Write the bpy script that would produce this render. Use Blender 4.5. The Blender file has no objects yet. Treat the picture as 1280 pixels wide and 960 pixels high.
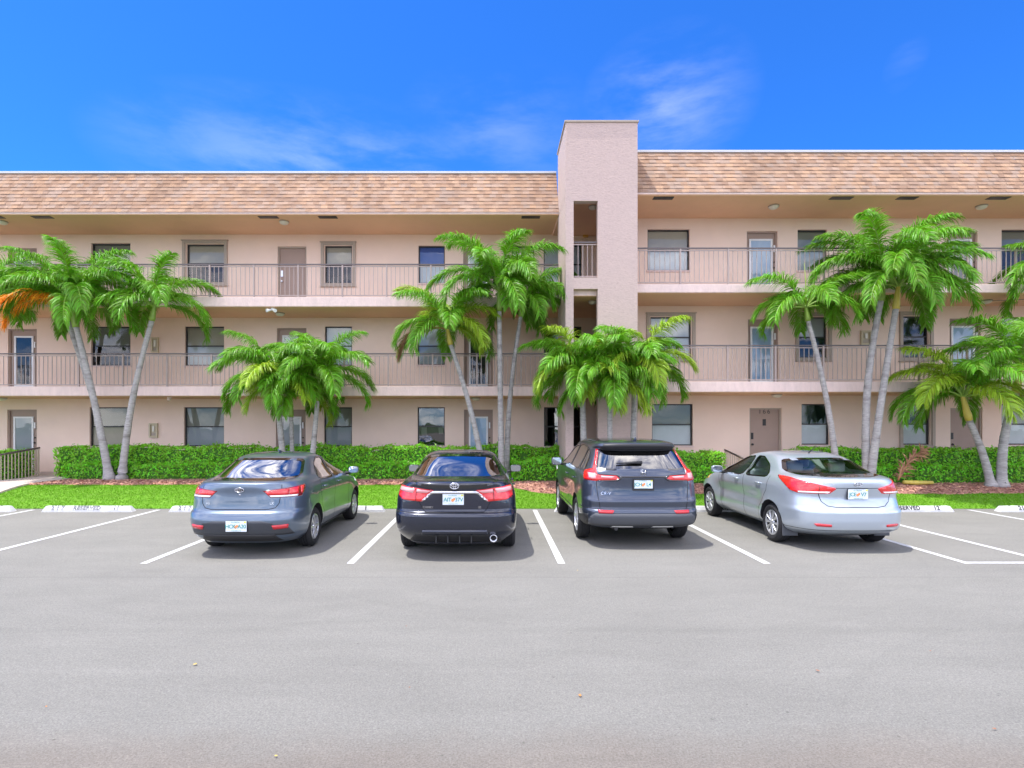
import bpy, bmesh, math, random
from mathutils import Vector, Matrix
from mathutils.bvhtree import BVHTree
R = math.radians
sc = bpy.context.scene
col = sc.collection
# ---------------------------------------------------------------- camera
H = 1.95            # eye height
F = 700.0           # focal length in photo pixels (1280 wide)
cam = bpy.data.cameras.new('camera'); camo = bpy.data.objects.new('camera', cam); col.objects.link(camo)
camo.location = (0, 0, H); camo.rotation_euler = (R(90), 0, 0)
cam.sensor_width = 36; cam.lens = 36*F/1280
cam.shift_x = 24/1280; cam.shift_y = 52/1280
cam.clip_end = 3000
sc.camera = camo
# ---------------------------------------------------------------- light
SUN_EL, SUN_AZ = 72.0, -78.0     # azimuth measured from -Y (towards the viewer's back) to -X
sd = Vector((-math.cos(R(SUN_EL))*math.sin(R(78)), -math.cos(R(SUN_EL))*math.cos(R(78)), math.sin(R(SUN_EL))))
sl = bpy.data.lights.new('sun', 'SUN'); sl.energy = 2.3; sl.angle = R(0.6); sl.color = (1, 0.96, 0.9)
so = bpy.data.objects.new('sun', sl); col.objects.link(so)
so.rotation_euler = sd.to_track_quat('Z', 'Y').to_euler(); so.location = (-20, -5, 40)
w = bpy.data.worlds.new('World'); sc.world = w; w.use_nodes = True
nt = w.node_tree; nt.nodes.clear()
def N(nt, t, **k):
    n = nt.nodes.new(t)
    for a, b in k.items():
        if a[0] == 'i' and a[1:].isdigit(): n.inputs[int(a[1:])].default_value = b
        else: setattr(n, a, b)
    return n
sky = N(nt, 'ShaderNodeTexSky', sky_type='NISHITA', sun_disc=False)
sky.sun_elevation = R(SUN_EL); sky.sun_rotation = math.atan2(sd.x, sd.y)
sky.air_density = 1.0; sky.dust_density = 0.3; sky.ozone_density = 3.0
bg = N(nt, 'ShaderNodeBackground'); bg.inputs[1].default_value = 0.15
wo = N(nt, 'ShaderNodeOutputWorld')
tint = N(nt, 'ShaderNodeMix', data_type='RGBA', blend_type='MULTIPLY'); tint.inputs[0].default_value = 1
tint.inputs[7].default_value = (0.105, 0.365, 0.79, 1)
tc = N(nt, 'ShaderNodeTexCoord')
mp = N(nt, 'ShaderNodeMapping'); mp.inputs['Scale'].default_value = (2.6, 2.0, 8.5); mp.inputs['Rotation'].default_value = (0, R(14), 0)
nz = N(nt, 'ShaderNodeTexNoise'); nz.inputs['Scale'].default_value = 2.3; nz.inputs['Detail'].default_value = 10; nz.inputs['Roughness'].default_value = 0.6; nz.inputs['Distortion'].default_value = 0.15
L = nt.links.new
def MM(op, a, b=None, clamp=False):
    n = N(nt, 'ShaderNodeMath', operation=op); n.use_clamp = clamp
    for i, q in enumerate((a, b)):
        if q is None: continue
        if isinstance(q, (int, float)): n.inputs[i].default_value = q
        else: L(q, n.inputs[i])
    return n.outputs[0]
nrm = N(nt, 'ShaderNodeVectorMath', operation='NORMALIZE'); L(tc.outputs['Generated'], nrm.inputs[0])
L(nrm.outputs[0], mp.inputs[0]); L(mp.outputs[0], nz.inputs[0])
sep = N(nt, 'ShaderNodeSeparateXYZ'); L(nrm.outputs[0], sep.inputs[0])
# broad cloud fields lie in a few places of the dome: two wisps ahead, a field overhead and one unseen behind the photographer, enlarged and brightened to fill the facade
field = None
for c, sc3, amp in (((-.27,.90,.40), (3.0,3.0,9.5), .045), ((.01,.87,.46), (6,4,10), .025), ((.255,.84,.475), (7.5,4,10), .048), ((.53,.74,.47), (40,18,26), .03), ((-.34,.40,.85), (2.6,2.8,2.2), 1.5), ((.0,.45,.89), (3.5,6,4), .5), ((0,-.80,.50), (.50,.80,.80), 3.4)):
    sb = N(nt, 'ShaderNodeVectorMath', operation='SUBTRACT'); sb.inputs[1].default_value = c; L(nrm.outputs[0], sb.inputs[0])
    ml = N(nt, 'ShaderNodeVectorMath', operation='MULTIPLY'); ml.inputs[1].default_value = sc3; L(sb.outputs[0], ml.inputs[0])
    ln = N(nt, 'ShaderNodeVectorMath', operation='LENGTH'); L(ml.outputs[0], ln.inputs[0])
    v = MM('MULTIPLY', MM('SUBTRACT', 1.0, ln.outputs['Value'], True), amp)
    field = v if field is None else MM('MAXIMUM', field, v)
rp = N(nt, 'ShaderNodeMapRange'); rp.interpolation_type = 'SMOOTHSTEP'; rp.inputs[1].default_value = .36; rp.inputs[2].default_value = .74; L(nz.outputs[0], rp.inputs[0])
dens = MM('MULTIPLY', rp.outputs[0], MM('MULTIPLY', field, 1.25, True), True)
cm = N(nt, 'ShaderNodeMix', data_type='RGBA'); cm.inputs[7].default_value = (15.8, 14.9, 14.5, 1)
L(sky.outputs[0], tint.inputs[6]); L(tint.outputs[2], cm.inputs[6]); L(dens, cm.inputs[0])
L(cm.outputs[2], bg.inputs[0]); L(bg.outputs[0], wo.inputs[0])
sc.view_settings.view_transform = 'Standard'; sc.view_settings.look = 'None'; sc.view_settings.gamma = 1
sc.view_settings.exposure = 1.24
sc.render.engine = 'CYCLES'
sc.cycles.max_bounces = 8; sc.cycles.transparent_max_bounces = 12; sc.cycles.diffuse_bounces = 4
random.seed(7)
# ---------------------------------------------------------------- helpers
def at(px, py, d): return Vector(((px-616)*d/F, d, H+(532-py)*d/F))
def X(px, d): return (px-616)*d/F
def Z(py, d): return H+(532-py)*d/F
def tag(o, label=None, cat=None, group=None, kind=None):
    if label: o['label'] = label
    if cat: o['category'] = cat
    if group: o['group'] = group
    if kind: o['kind'] = kind
    return o
def empty(name, loc=(0, 0, 0), rz=0, parent=None):
    o = bpy.data.objects.new(name, None); col.objects.link(o); o.location = loc; o.rotation_euler = (0, 0, rz)
    if parent: o.parent = parent
    return o
class MB:
    def __init__(s): s.v = []; s.f = []; s.m = []
    def poly(s, pts, m=0):
        n = len(s.v); s.v += [tuple(p) for p in pts]; s.f.append(tuple(range(n, n+len(pts)))); s.m.append(m)
    def box(s, a, b, m=0):
        x0, y0, z0 = a; x1, y1, z1 = b
        if x0 > x1: x0, x1 = x1, x0
        if y0 > y1: y0, y1 = y1, y0
        if z0 > z1: z0, z1 = z1, z0
        n = len(s.v)
        s.v += [(x0,y0,z0),(x1,y0,z0),(x1,y1,z0),(x0,y1,z0),(x0,y0,z1),(x1,y0,z1),(x1,y1,z1),(x0,y1,z1)]
        for q in ((0,3,2,1),(4,5,6,7),(0,1,5,4),(1,2,6,5),(2,3,7,6),(3,0,4,7)):
            s.f.append(tuple(n+i for i in q)); s.m.append(m)
        return s
    def tube(s, pts, rad, k=8, m=0, cap=True):
        pts = [Vector(p) for p in pts]
        if not hasattr(rad, '__len__'): rad = [rad]*len(pts)
        n0 = len(s.v); up = Vector((0, 0, 1))
        for i, p in enumerate(pts):
            t = (pts[min(i+1, len(pts)-1)]-pts[max(i-1, 0)]).normalized()
            a = t.cross(up)
            if a.length < 0.1: a = t.cross(Vector((0, 1, 0)))
            a.normalize(); b = a.cross(t)
            for j in range(k):
                an = 2*math.pi*j/k
                s.v.append(tuple(p+(a*math.cos(an)+b*math.sin(an))*rad[i]))
        for i in range(len(pts)-1):
            for j in range(k):
                s.f.append((n0+i*k+j, n0+i*k+(j+1) % k, n0+(i+1)*k+(j+1) % k, n0+(i+1)*k+j)); s.m.append(m)
        if cap:
            s.f.append(tuple(n0+j for j in range(k))[::-1]); s.m.append(m)
            e = n0+(len(pts)-1)*k; s.f.append(tuple(e+j for j in range(k))); s.m.append(m)
        return s
    def lathe(s, prof, axis_o, ax='x', k=32, m=0, sx=1):
        # prof: list of (r, h) ; revolve about axis
        n0 = len(s.v); o = Vector(axis_o)
        for r, h in prof:
            for j in range(k):
                a = 2*math.pi*j/k
                if ax == 'x': p = o+Vector((h*sx, r*math.cos(a), r*math.sin(a)))
                elif ax == 'y': p = o+Vector((r*math.cos(a), h*sx, r*math.sin(a)))
                else: p = o+Vector((r*math.cos(a), r*math.sin(a), h*sx))
                s.v.append(tuple(p))
        for i in range(len(prof)-1):
            for j in range(k):
                s.f.append((n0+i*k+j, n0+i*k+(j+1) % k, n0+(i+1)*k+(j+1) % k, n0+(i+1)*k+j)); s.m.append(m)
        return s
    def build(s, name, mats, parent=None, smooth=False, bevel=0, fix=False):
        me = bpy.data.meshes.new(name); me.from_pydata(s.v, [], s.f)
        if not isinstance(mats, (list, tuple)): mats = [mats]
        for mt in mats: me.materials.append(mt)
        if len(mats) > 1: me.polygons.foreach_set('material_index', s.m)
        if smooth: me.polygons.foreach_set('use_smooth', [True]*len(me.polygons))
        me.update()
        if fix:
            bm = bmesh.new(); bm.from_mesh(me); bmesh.ops.recalc_face_normals(bm, faces=bm.faces); bm.to_mesh(me); bm.free()
        o = bpy.data.objects.new(name, me); col.objects.link(o)
        if parent: o.parent = parent
        if bevel:
            b = o.modifiers.new('b', 'BEVEL'); b.width = bevel; b.segments = 2; b.limit_method = 'ANGLE'
        return o
# ---------------------------------------------------------------- materials
def mat(name, color=(.5,.5,.5), rough=.6, metal=0, spec=.5, coat=0, var=0, vscale=5, bump=0, bscale=40, stretch=(1,1,1), island=0, trans=0, mottle=None, emit=None, tex='Object'):
    m = bpy.data.materials.new(name); m.use_nodes = True; nt = m.node_tree; L = nt.links.new
    b = nt.nodes['Principled BSDF']; out = nt.nodes['Material Output']
    b.inputs['Base Color'].default_value = (*color, 1); b.inputs['Roughness'].default_value = rough; b.inputs['Metallic'].default_value = metal
    b.inputs['Specular IOR Level'].default_value = spec; b.inputs['Coat Weight'].default_value = coat; b.inputs['Coat Roughness'].default_value = .03
    tc = N(nt, 'ShaderNodeTexCoord'); mp = N(nt, 'ShaderNodeMapping'); mp.inputs['Scale'].default_value = stretch; L(tc.outputs[tex], mp.inputs[0])
    cur = None
    def rgb(c):
        n = N(nt, 'ShaderNodeRGB'); n.outputs[0].default_value = (*c, 1); return n.outputs[0]
    if var:
        nz = N(nt, 'ShaderNodeTexNoise'); nz.inputs['Scale'].default_value = vscale; nz.inputs['Detail'].default_value = 8; nz.inputs['Roughness'].default_value = .65
        L(mp.outputs[0], nz.inputs[0])
        mr = N(nt, 'ShaderNodeMapRange'); mr.inputs[1].default_value = .3; mr.inputs[2].default_value = .7; mr.inputs[3].default_value = 1-var; mr.inputs[4].default_value = 1+var; L(nz.outputs[0], mr.inputs[0])
        hs = N(nt, 'ShaderNodeHueSaturation'); hs.inputs['Color'].default_value = (*color, 1); L(mr.outputs[0], hs.inputs['Value']); cur = hs.outputs[0]
    if mottle:
        c2, sc2, lo, hi = mottle
        nz = N(nt, 'ShaderNodeTexNoise'); nz.inputs['Scale'].default_value = sc2; nz.inputs['Detail'].default_value = 6; L(mp.outputs[0], nz.inputs[0])
        rp = N(nt, 'ShaderNodeValToRGB'); rp.color_ramp.elements[0].position = lo; rp.color_ramp.elements[1].position = hi; L(nz.outputs[0], rp.inputs[0])
        mx = N(nt, 'ShaderNodeMix', data_type='RGBA'); L(rp.outputs[0], mx.inputs[0]); L(cur or rgb(color), mx.inputs[6]); mx.inputs[7].default_value = (*c2, 1); cur = mx.outputs[2]
    if island:
        g = N(nt, 'ShaderNodeNewGeometry'); mr = N(nt, 'ShaderNodeMapRange'); mr.inputs[3].default_value = 1-island; mr.inputs[4].default_value = 1+island; L(g.outputs['Random Per Island'], mr.inputs[0])
        mh = N(nt, 'ShaderNodeMapRange'); mh.inputs[3].default_value = .5-island*.05; mh.inputs[4].default_value = .5+island*.04; L(g.outputs['Random Per Island'], mh.inputs[0])
        hs = N(nt, 'ShaderNodeHueSaturation'); L(mr.outputs[0], hs.inputs['Value']); L(mh.outputs[0], hs.inputs['Hue']); L(cur or rgb(color), hs.inputs['Color']); cur = hs.outputs[0]
    if cur: L(cur, b.inputs['Base Color'])
    if bump:
        nb = N(nt, 'ShaderNodeTexNoise'); nb.inputs['Scale'].default_value = bscale; nb.inputs['Detail'].default_value = 8; nb.inputs['Roughness'].default_value = .6; L(mp.outputs[0], nb.inputs[0])
        bp = N(nt, 'ShaderNodeBump'); bp.inputs['Strength'].default_value = 1; bp.inputs['Distance'].default_value = bump; L(nb.outputs[0], bp.inputs['Height']); L(bp.outputs[0], b.inputs['Normal'])
    if trans:
        tr = N(nt, 'ShaderNodeBsdfTranslucent'); L(cur or rgb(color), tr.inputs[0]); ms = N(nt, 'ShaderNodeMixShader'); ms.inputs[0].default_value = trans
        L(b.outputs[0], ms.inputs[1]); L(tr.outputs[0], ms.inputs[2]); L(ms.outputs[0], out.inputs[0])
    if emit: b.inputs['Emission Color'].default_value = (*color, 1); b.inputs['Emission Strength'].default_value = emit
    return m
def glass(name, tint, refl=1.0, rough=0.0, ior=1.5, wave=.004):
    m = bpy.data.materials.new(name); m.use_nodes = True; nt = m.node_tree; nt.nodes.clear(); L = nt.links.new
    t = N(nt, 'ShaderNodeBsdfTransparent'); t.inputs[0].default_value = (*tint, 1)
    g = N(nt, 'ShaderNodeBsdfGlossy'); g.inputs[0].default_value = (1, 1, 1, 1); g.inputs['Roughness'].default_value = rough
    fr = N(nt, 'ShaderNodeFresnel'); fr.inputs[0].default_value = ior
    mu = N(nt, 'ShaderNodeMath', operation='MULTIPLY', i1=refl); mu.use_clamp = True
    nzb = N(nt, 'ShaderNodeTexNoise'); nzb.inputs['Scale'].default_value = 1.3; tc = N(nt, 'ShaderNodeTexCoord'); L(tc.outputs['Object'], nzb.inputs[0])
    bp = N(nt, 'ShaderNodeBump'); bp.inputs['Distance'].default_value = wave; L(nzb.outputs[0], bp.inputs['Height']); L(bp.outputs[0], g.inputs['Normal'])
    ms = N(nt, 'ShaderNodeMixShader'); o = N(nt, 'ShaderNodeOutputMaterial')
    L(fr.outputs[0], mu.inputs[0]); L(mu.outputs[0], ms.inputs[0]); L(t.outputs[0], ms.inputs[1]); L(g.outputs[0], ms.inputs[2]); L(ms.outputs[0], o.inputs[0])
    return m
M = dict(
 wall=mat('wall_stucco', (.84,.655,.53), .92, spec=.2, var=.035, vscale=1.3, bump=.004, bscale=55, mottle=((.80,.61,.48), .5, .55, .8)),
 tower=mat('tower_stucco', (.54,.42,.37), .92, spec=.2, var=.05, vscale=6, bump=.008, bscale=14, stretch=(1,1,2), mottle=((.48,.365,.32), 14, .52, .7)),
 slab=mat('slab_stucco', (.74,.58,.52), .92, spec=.2, stretch=(1.6,1.6,.45), var=.09, vscale=6, bump=.01, bscale=25),
 soffit=mat('soffit_paint', (.78,.50,.32), .9, spec=.2, var=.03, vscale=2),
 trim=mat('taupe_trim', (.40,.33,.26), .6, var=.04, vscale=20),
 door=mat('taupe_door', (.36,.26,.205), .55, var=.04, vscale=3),
 frame=mat('bronze_frame', (.025,.022,.02), .4),
 white=mat('white_paint', (.78,.78,.76), .5, var=.03, vscale=8),
 rail=mat('rail_paint', (.40,.315,.28), .5),
 handrail=mat('handrail_paint', (.13,.105,.10), .45),
 cream=mat('cream_box', (.55,.47,.30), .5),
 dark=mat('dark_recess', (.015,.015,.016), .8),
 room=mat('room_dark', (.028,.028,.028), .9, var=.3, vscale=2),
 glass=glass('window_glass', (.92,.95,.95), 1.25),
 tglass=glass('tinted_window_glass', (.32,.36,.35), 3.0),
 coping=mat('white_coping', (.60,.60,.60), .5),
 asphalt=None,
 line=mat('road_paint', (.56,.56,.55), .7, var=.08, vscale=18, mottle=((.34,.34,.33), 26, .52, .74), bump=.002, bscale=150),
 stopc=mat('painted_concrete', (.62,.62,.61), .8, var=.06, vscale=14, bump=.004, bscale=60, mottle=((.5,.49,.47), 9, .58, .8)),
 stencil=mat('stencil_paint', (.05,.05,.055), .8, mottle=((.40,.40,.40), 40, .58, .75)),
 stencilf=mat('faded_stencil_paint', (.13,.13,.14), .8, mottle=((.50,.50,.50), 30, .48, .66)),
 concrete=mat('walk_concrete', (.50,.41,.36), .9, var=.08, vscale=3, bump=.003, bscale=80),
 trunk=mat('palm_bark', (.40,.375,.355), .9, var=.30, vscale=9, stretch=(1,1,3.2), bump=.018, bscale=22, mottle=((.20,.18,.165), 2.2, .5, .75)),
 shaft=mat('palm_crownshaft', (.22,.34,.05), .45, var=.2, vscale=4, stretch=(3,3,.6)),
 shafty=mat('palm_crownshaft_yellow', (.50,.40,.07), .45, var=.2, vscale=4, stretch=(3,3,.6)),
 leaf=mat('palm_leaflet', (.165,.40,.018), .42, spec=.45, island=.42, trans=.4),
 leafy=mat('palm_leaflet_pale', (.34,.50,.03), .42, spec=.45, island=.35, trans=.34),
 leafo=mat('palm_leaflet_orange', (.90,.36,.02), .5, island=.25, trans=.35),
 leafd=mat('palm_leaflet_dead', (.36,.19,.10), .8, island=.35, trans=.1),
 rachis=mat('palm_rachis', (.22,.36,.06), .5),
 rachiso=mat('palm_rachis_orange', (.62,.38,.05), .5),
 rachisd=mat('palm_rachis_dead', (.36,.17,.07), .6),
 hleaf=mat('hedge_leaf', (.21,.58,.025), .4, spec=.45, island=.5, trans=.45),
 hleaf2=mat('hedge_leaf_light', (.25,.58,.03), .4, spec=.45, island=.45, trans=.45),
 hcore=mat('hedge_twigs', (.06,.17,.02), .95),
 grass=mat('grass_blade', (.13,.33,.006), .6, spec=.2, island=.22, trans=.32),
 turf=mat('distant_turf', (.05,.09,.02), .95, var=.3, vscale=.5),
 soil=mat('lawn_soil', (.11,.26,.008), .95, var=.2, vscale=6),
 mulch=mat('mulch', (.38,.19,.135), .95, var=.4, vscale=14, bump=.02, bscale=30),
 chip=mat('mulch_chip', (.48,.25,.18), .9, island=.5),
 tyre=mat('tyre_rubber', (.022,.022,.024), .75, spec=.3, var=.15, vscale=10),
 rim=mat('silver_rim', (.62,.63,.65), .3, metal=.75),
 chrome=mat('chrome', (.62,.62,.64), .16, metal=1),
 black=mat('black_plastic', (.02,.02,.022), .5),
 gloss=mat('gloss_black', (.008,.008,.01), .06, coat=1),
 gap=mat('panel_gap', (.012,.012,.014), .9),
 under=mat('underbody', (.012,.012,.012), .9),
 seat=mat('seat_fabric', (.10,.10,.11), .9), seatl=mat('seat_fabric_light', (.50,.50,.52), .9),
 lens=mat('red_lens', (.68,.012,.012), .12, coat=1, spec=.6, bump=.002, bscale=60, stretch=(1,1,6)),
 lensd=mat('dark_red_lens', (.16,.004,.008), .1, coat=1),
 lensp=mat('pale_pink_lens', (.80,.36,.36), .15, coat=1),
 lensw=mat('clear_lens', (.78,.78,.80), .12, coat=1),
 reflr=mat('red_reflector', (.55,.02,.03), .3, coat=.6),
 amber=mat('amber_lens', (.75,.38,.06), .2, coat=1),
 plate=mat('plate_white', (.72,.78,.80), .4, var=.04, vscale=30),
 pgreen=mat('plate_ink_green', (.02,.28,.24), .5), porange=mat('plate_ink_orange', (.80,.30,.10), .5), pyellow=mat('plate_sticker', (.75,.72,.12), .5),
 satin=mat('satin_grey_plastic', (.04,.044,.052), .45), pgrey=mat('grey_plastic', (.07,.075,.085), .6),
 lamp=mat('lamp_glass', (.70,.66,.55), .35), amberlamp=mat('wall_lamp_glass', (.75,.42,.08), .4),
)
# ---------------------------------------------------------------- ground
def asphalt_mat():
    m = bpy.data.materials.new('asphalt'); m.use_nodes = True; nt = m.node_tree; L = nt.links.new; b = nt.nodes['Principled BSDF']
    b.inputs['Roughness'].default_value = .9; b.inputs['Specular IOR Level'].default_value = .25
    tc = N(nt, 'ShaderNodeTexCoord')
    def noise(s, d=6, r=.6, st=(1,1,1), dist=0):
        mp = N(nt, 'ShaderNodeMapping'); mp.inputs['Scale'].default_value = st; L(tc.outputs['Object'], mp.inputs[0])
        n = N(nt, 'ShaderNodeTexNoise'); n.inputs['Scale'].default_value = s; n.inputs['Detail'].default_value = d; n.inputs['Roughness'].default_value = r; n.inputs['Distortion'].default_value = dist
        L(mp.outputs[0], n.inputs[0]); return n.outputs[0]
    def rng(v, a, b_, c, d):
        n = N(nt, 'ShaderNodeMapRange'); n.inputs[1].default_value = a; n.inputs[2].default_value = b_; n.inputs[3].default_value = c; n.inputs[4].default_value = d; L(v, n.inputs[0]); return n.outputs[0]
    def mm(a, b_, op='MULTIPLY'):
        n = N(nt, 'ShaderNodeMath', operation=op)
        for i, q in enumerate((a, b_)):
            if isinstance(q, (int, float)): n.inputs[i].default_value = q
            else: L(q, n.inputs[i])
        return n.outputs[0]
    v = rng(noise(.45, 5, .6, (1,1.6,1)), .3, .7, .93, 1.06)
    v = mm(v, rng(noise(1.7, 8, .7, (.5,1.5,1), .5), .25, .75, .92, 1.07))
    v = mm(v, rng(noise(70, 3, .9), .32, .68, .66, 1.30))
    v = mm(v, rng(noise(22, 5, .8), .3, .7, .87, 1.10))
    # dark aggregate speckles
    vo = N(nt, 'ShaderNodeTexVoronoi'); vo.inputs['Scale'].default_value = 55; L(tc.outputs['Object'], vo.inputs[0])
    v = mm(v, rng(vo.outputs['Distance'], .0, .2, .7, 1.0))
    vf = N(nt, 'ShaderNodeTexVoronoi'); vf.inputs['Scale'].default_value = 4.5; L(tc.outputs['Object'], vf.inputs[0])
    v = mm(v, rng(vf.outputs['Distance'], .03, .07, .72, 1.0))
    # scuffed patches
    v = mm(v, rng(noise(.8, 9, .75, (.35,1.6,1), 1.2), .60, .74, 1.0, .86))
    # seam across the lot, at a fixed distance from the stalls
    sp = N(nt, 'ShaderNodeSeparateXYZ'); L(tc.outputs['Object'], sp.inputs[0])
    wob = rng(noise(1.2, 6, .7), 0, 1, -.06, .06)
    def band(y0, w, amt):
        d = mm(mm(mm(sp.outputs[1], wob, 'ADD'), -y0, 'ADD'), 1, 'MULTIPLY'); ab = N(nt, 'ShaderNodeMath', operation='ABSOLUTE'); L(d, ab.inputs[0])
        return rng(ab.outputs[0], w*.2, w, amt, 1.0)
    v = mm(v, band(7.2, .035, .90)); v = mm(v, band(5.35, .10, .955)); v = mm(v, band(4.45, .05, 1.03))
    # coarser, browner strip nearest the viewer
    edge = rng(mm(sp.outputs[1], rng(noise(1.1, 6, .7), 0, 1, -.35, .35), 'ADD'), 3.25, 3.65, 1, 0)
    co = N(nt, 'ShaderNodeMix', data_type='RGBA'); co.inputs[6].default_value = (.214,.208,.186, 1); co.inputs[7].default_value = (.20,.18,.155, 1); L(edge, co.inputs[0])
    # tyre arcs
    for cx, cy, rr in ((-3.5, 9.5, 4.3), (-2.2, 9.8, 4.3), (6.0, 1.0, 4.6), (1.6, 10.5, 5.2)):
        cmb = N(nt, 'ShaderNodeVectorMath', operation='DISTANCE'); cmb.inputs[1].default_value = (cx, cy, 0); L(tc.outputs['Object'], cmb.inputs[0])
        a = mm(cmb.outputs['Value'], -rr, 'ADD'); ab = N(nt, 'ShaderNodeMath', operation='ABSOLUTE'); L(a, ab.inputs[0])
        v = mm(v, rng(mm(ab.outputs[0], rng(noise(1.5, 5), .3, .7, 0, .1), 'ADD'), .02, .11, .955, 1.0))
    hs = N(nt, 'ShaderNodeHueSaturation'); L(co.outputs[2], hs.inputs['Color']); L(v, hs.inputs['Value']); L(hs.outputs[0], b.inputs['Base Color'])
    bp = N(nt, 'ShaderNodeBump'); bp.inputs['Distance'].default_value = .006; L(noise(120, 4, .8), bp.inputs['Height']); L(bp.outputs[0], b.inputs['Normal'])
    return m
M['asphalt'] = asphalt_mat()
mb = MB(); mb.poly([(-900,-900,-.02),(900,-900,-.02),(900,900,-.02),(-900,900,-.02)]); tag(mb.build('ground', M['turf']), kind='structure')
mb = MB(); mb.poly([(-90,-120,0),(90,-120,0),(90,13.3,0),(-90,13.3,0)]); tag(mb.build('parking_lot', M['asphalt']), kind='structure')
def gz(y):      # height of the verge
    t = max(0, min(1, (y-13.12)/1.85)); return .005+.37*(1-(1-t)**1.7)
def strip(name, x0, x1, ys, m, dz=0, nx=2, bound=None):
    mb = MB()
    for i in range(nx):
        for j in range(len(ys)-1):
            xa = x0+(x1-x0)*i/nx; xb = x0+(x1-x0)*(i+1)/nx
            q = []
            for x, y in ((xa, ys[j]), (xb, ys[j]), (xb, ys[j+1]), (xa, ys[j+1])):
                if bound and j == 0: y = y if y != ys[0] else bound(x)
                q.append((x, y, gz(y)+dz))
            mb.poly(q)
    return tag(mb.build(name, m, smooth=True), kind='structure')
ys = [13.12+.1*i for i in range(20)]
strip('lawn', -40, 40, ys+[15.2, 24], M['soil'], 0, 2)
def mbound(x):
    t = max(0, min(1, (x+.2)/1.6)); t = t*t*(3-2*t)
    return 14.85-.88*t+.03*math.sin(x*2.1)+.02*math.sin(x*5.3)
mb = MB(); n = 260
for i in range(n):
    xa = -12.3+(35-(-12.3))*i/n; xb = -12.3+(35+12.3)*(i+1)/n
    yl = [0, .06, .2, .5, .8, 1.4, 10]
    for k in range(6):
        q = [(xa, mbound(xa)+yl[k]), (xb, mbound(xb)+yl[k]), (xb, mbound(xb)+yl[k+1]), (xa, mbound(xa)+yl[k+1])]
        mb.poly([(x, y, gz(y)+(.004 if (yy == 0) else .03)) for (x, y), yy in zip(q, (yl[k], yl[k], yl[k+1], yl[k+1]))])
tag(mb.build('mulch_bed', M['mulch'], smooth=True), kind='structure')
# concrete paths up to the ground-floor walkway
for xa, xb in ((-13.75, -12.3), (6.95, 8.55)):
    mb = MB(); yy = [13.05]+[13.12+.15*i for i in range(14)]+[19]
    for j in range(len(yy)-1):
        mb.poly([(xa, yy[j], gz(yy[j])+.05), (xb, yy[j], gz(yy[j])+.05), (xb, yy[j+1], gz(yy[j+1])+.05), (xa, yy[j+1], gz(yy[j+1])+.05)])
        for x in (xa, xb): mb.poly([(x, yy[j], gz(yy[j])+.05), (x, yy[j+1], gz(yy[j+1])+.05), (x, yy[j+1], gz(yy[j+1])-.1), (x, yy[j], gz(yy[j])-.1)])
    tag(mb.build('path', M['concrete'], fix=True), kind='structure')
mb = MB(); mb.box((-22, 17.0, .2), (1.97, 18.45, .43)); tag(mb.build('ground_floor_walkway', M['concrete']), kind='structure')
mb = MB(); mb.box((3.95, 16.3, .2), (21, 17.15, .45)); tag(mb.build('ground_floor_walkway', M['concrete']), kind='structure')
# painted stall lines
for x in (-13.3, -10.62, -7.72, -4.93, -2.01, .97, 3.87, 6.71, 7.97, 11.0, 13.9):
    mb = MB(); a = .052; y1 = 12.95
    if x == 6.71: y1 = 12.3
    mb.poly([(x-a, 7.9, .004), (x+a, 7.9, .004), (x+a, y1, .004), (x-a, y1, .004)])
    tag(mb.build('parking_line', M['line']), kind='structure')
mb = MB(); mb.poly([(6.76, 7.9, .005), (17, 7.9, .005), (17, 8.0, .005), (6.76, 8.0, .005)]); tag(mb.build('parking_line', M['line']), kind='structure')
# grass blades
def grass():
    rnd = random.Random(3); v = []; f = []
    for i in range(95000):
        x = rnd.uniform(-14.6, 14.6); y = rnd.uniform(13.1, 15.0)
        if -13.75 < x < -12.3 or 6.95 < x < 8.55: continue
        if y > mbound(x)+.03 and x > -12.3: continue
        if x < -13.75 and y > 15: continue
        z = gz(y); h = rnd.uniform(.015, .038); a = rnd.uniform(0, 6.28); w_ = rnd.uniform(.005, .009)
        dx, dy = math.cos(a)*w_, math.sin(a)*w_; lx, ly = rnd.gauss(0, .02), rnd.gauss(0, .02)
        k = len(v); v += [(x-dx, y-dy, z), (x+dx, y+dy, z), (x+lx, y+ly, z+h)]; f.append((k, k+1, k+2))
    me = bpy.data.meshes.new('grass'); me.from_pydata(v, [], f); me.materials.append(M['grass']); o = bpy.data.objects.new('grass', me); col.objects.link(o)
    tag(o, 'bright green mown grass strip between the wheel stops and the mulch bed', 'grass', kind='stuff')
grass()
def chips():
    rnd = random.Random(5); mb = MB()
    for i in range(14000):
        x = rnd.uniform(-12.3, 14.5); y = mbound(x)+abs(rnd.gauss(0, .8))
        if y > 16.4 or 6.9 < x < 8.6: continue
        z = gz(y)+.03+rnd.uniform(0, .012); a = rnd.uniform(0, 6.28); l = rnd.uniform(.015, .05); w_ = rnd.uniform(.006, .014); t = rnd.gauss(0, .3)
        d = Vector((math.cos(a), math.sin(a), t))*l; s = Vector((-math.sin(a), math.cos(a), rnd.gauss(0, .4)))*w_; p = Vector((x, y, z))
        mb.poly([p-d-s, p+d-s, p+d+s, p-d+s])
    tag(mb.build('mulch_chips', M['chip']), 'loose reddish brown wood chips scattered over the planting bed', 'mulch', kind='stuff')
chips()
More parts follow.
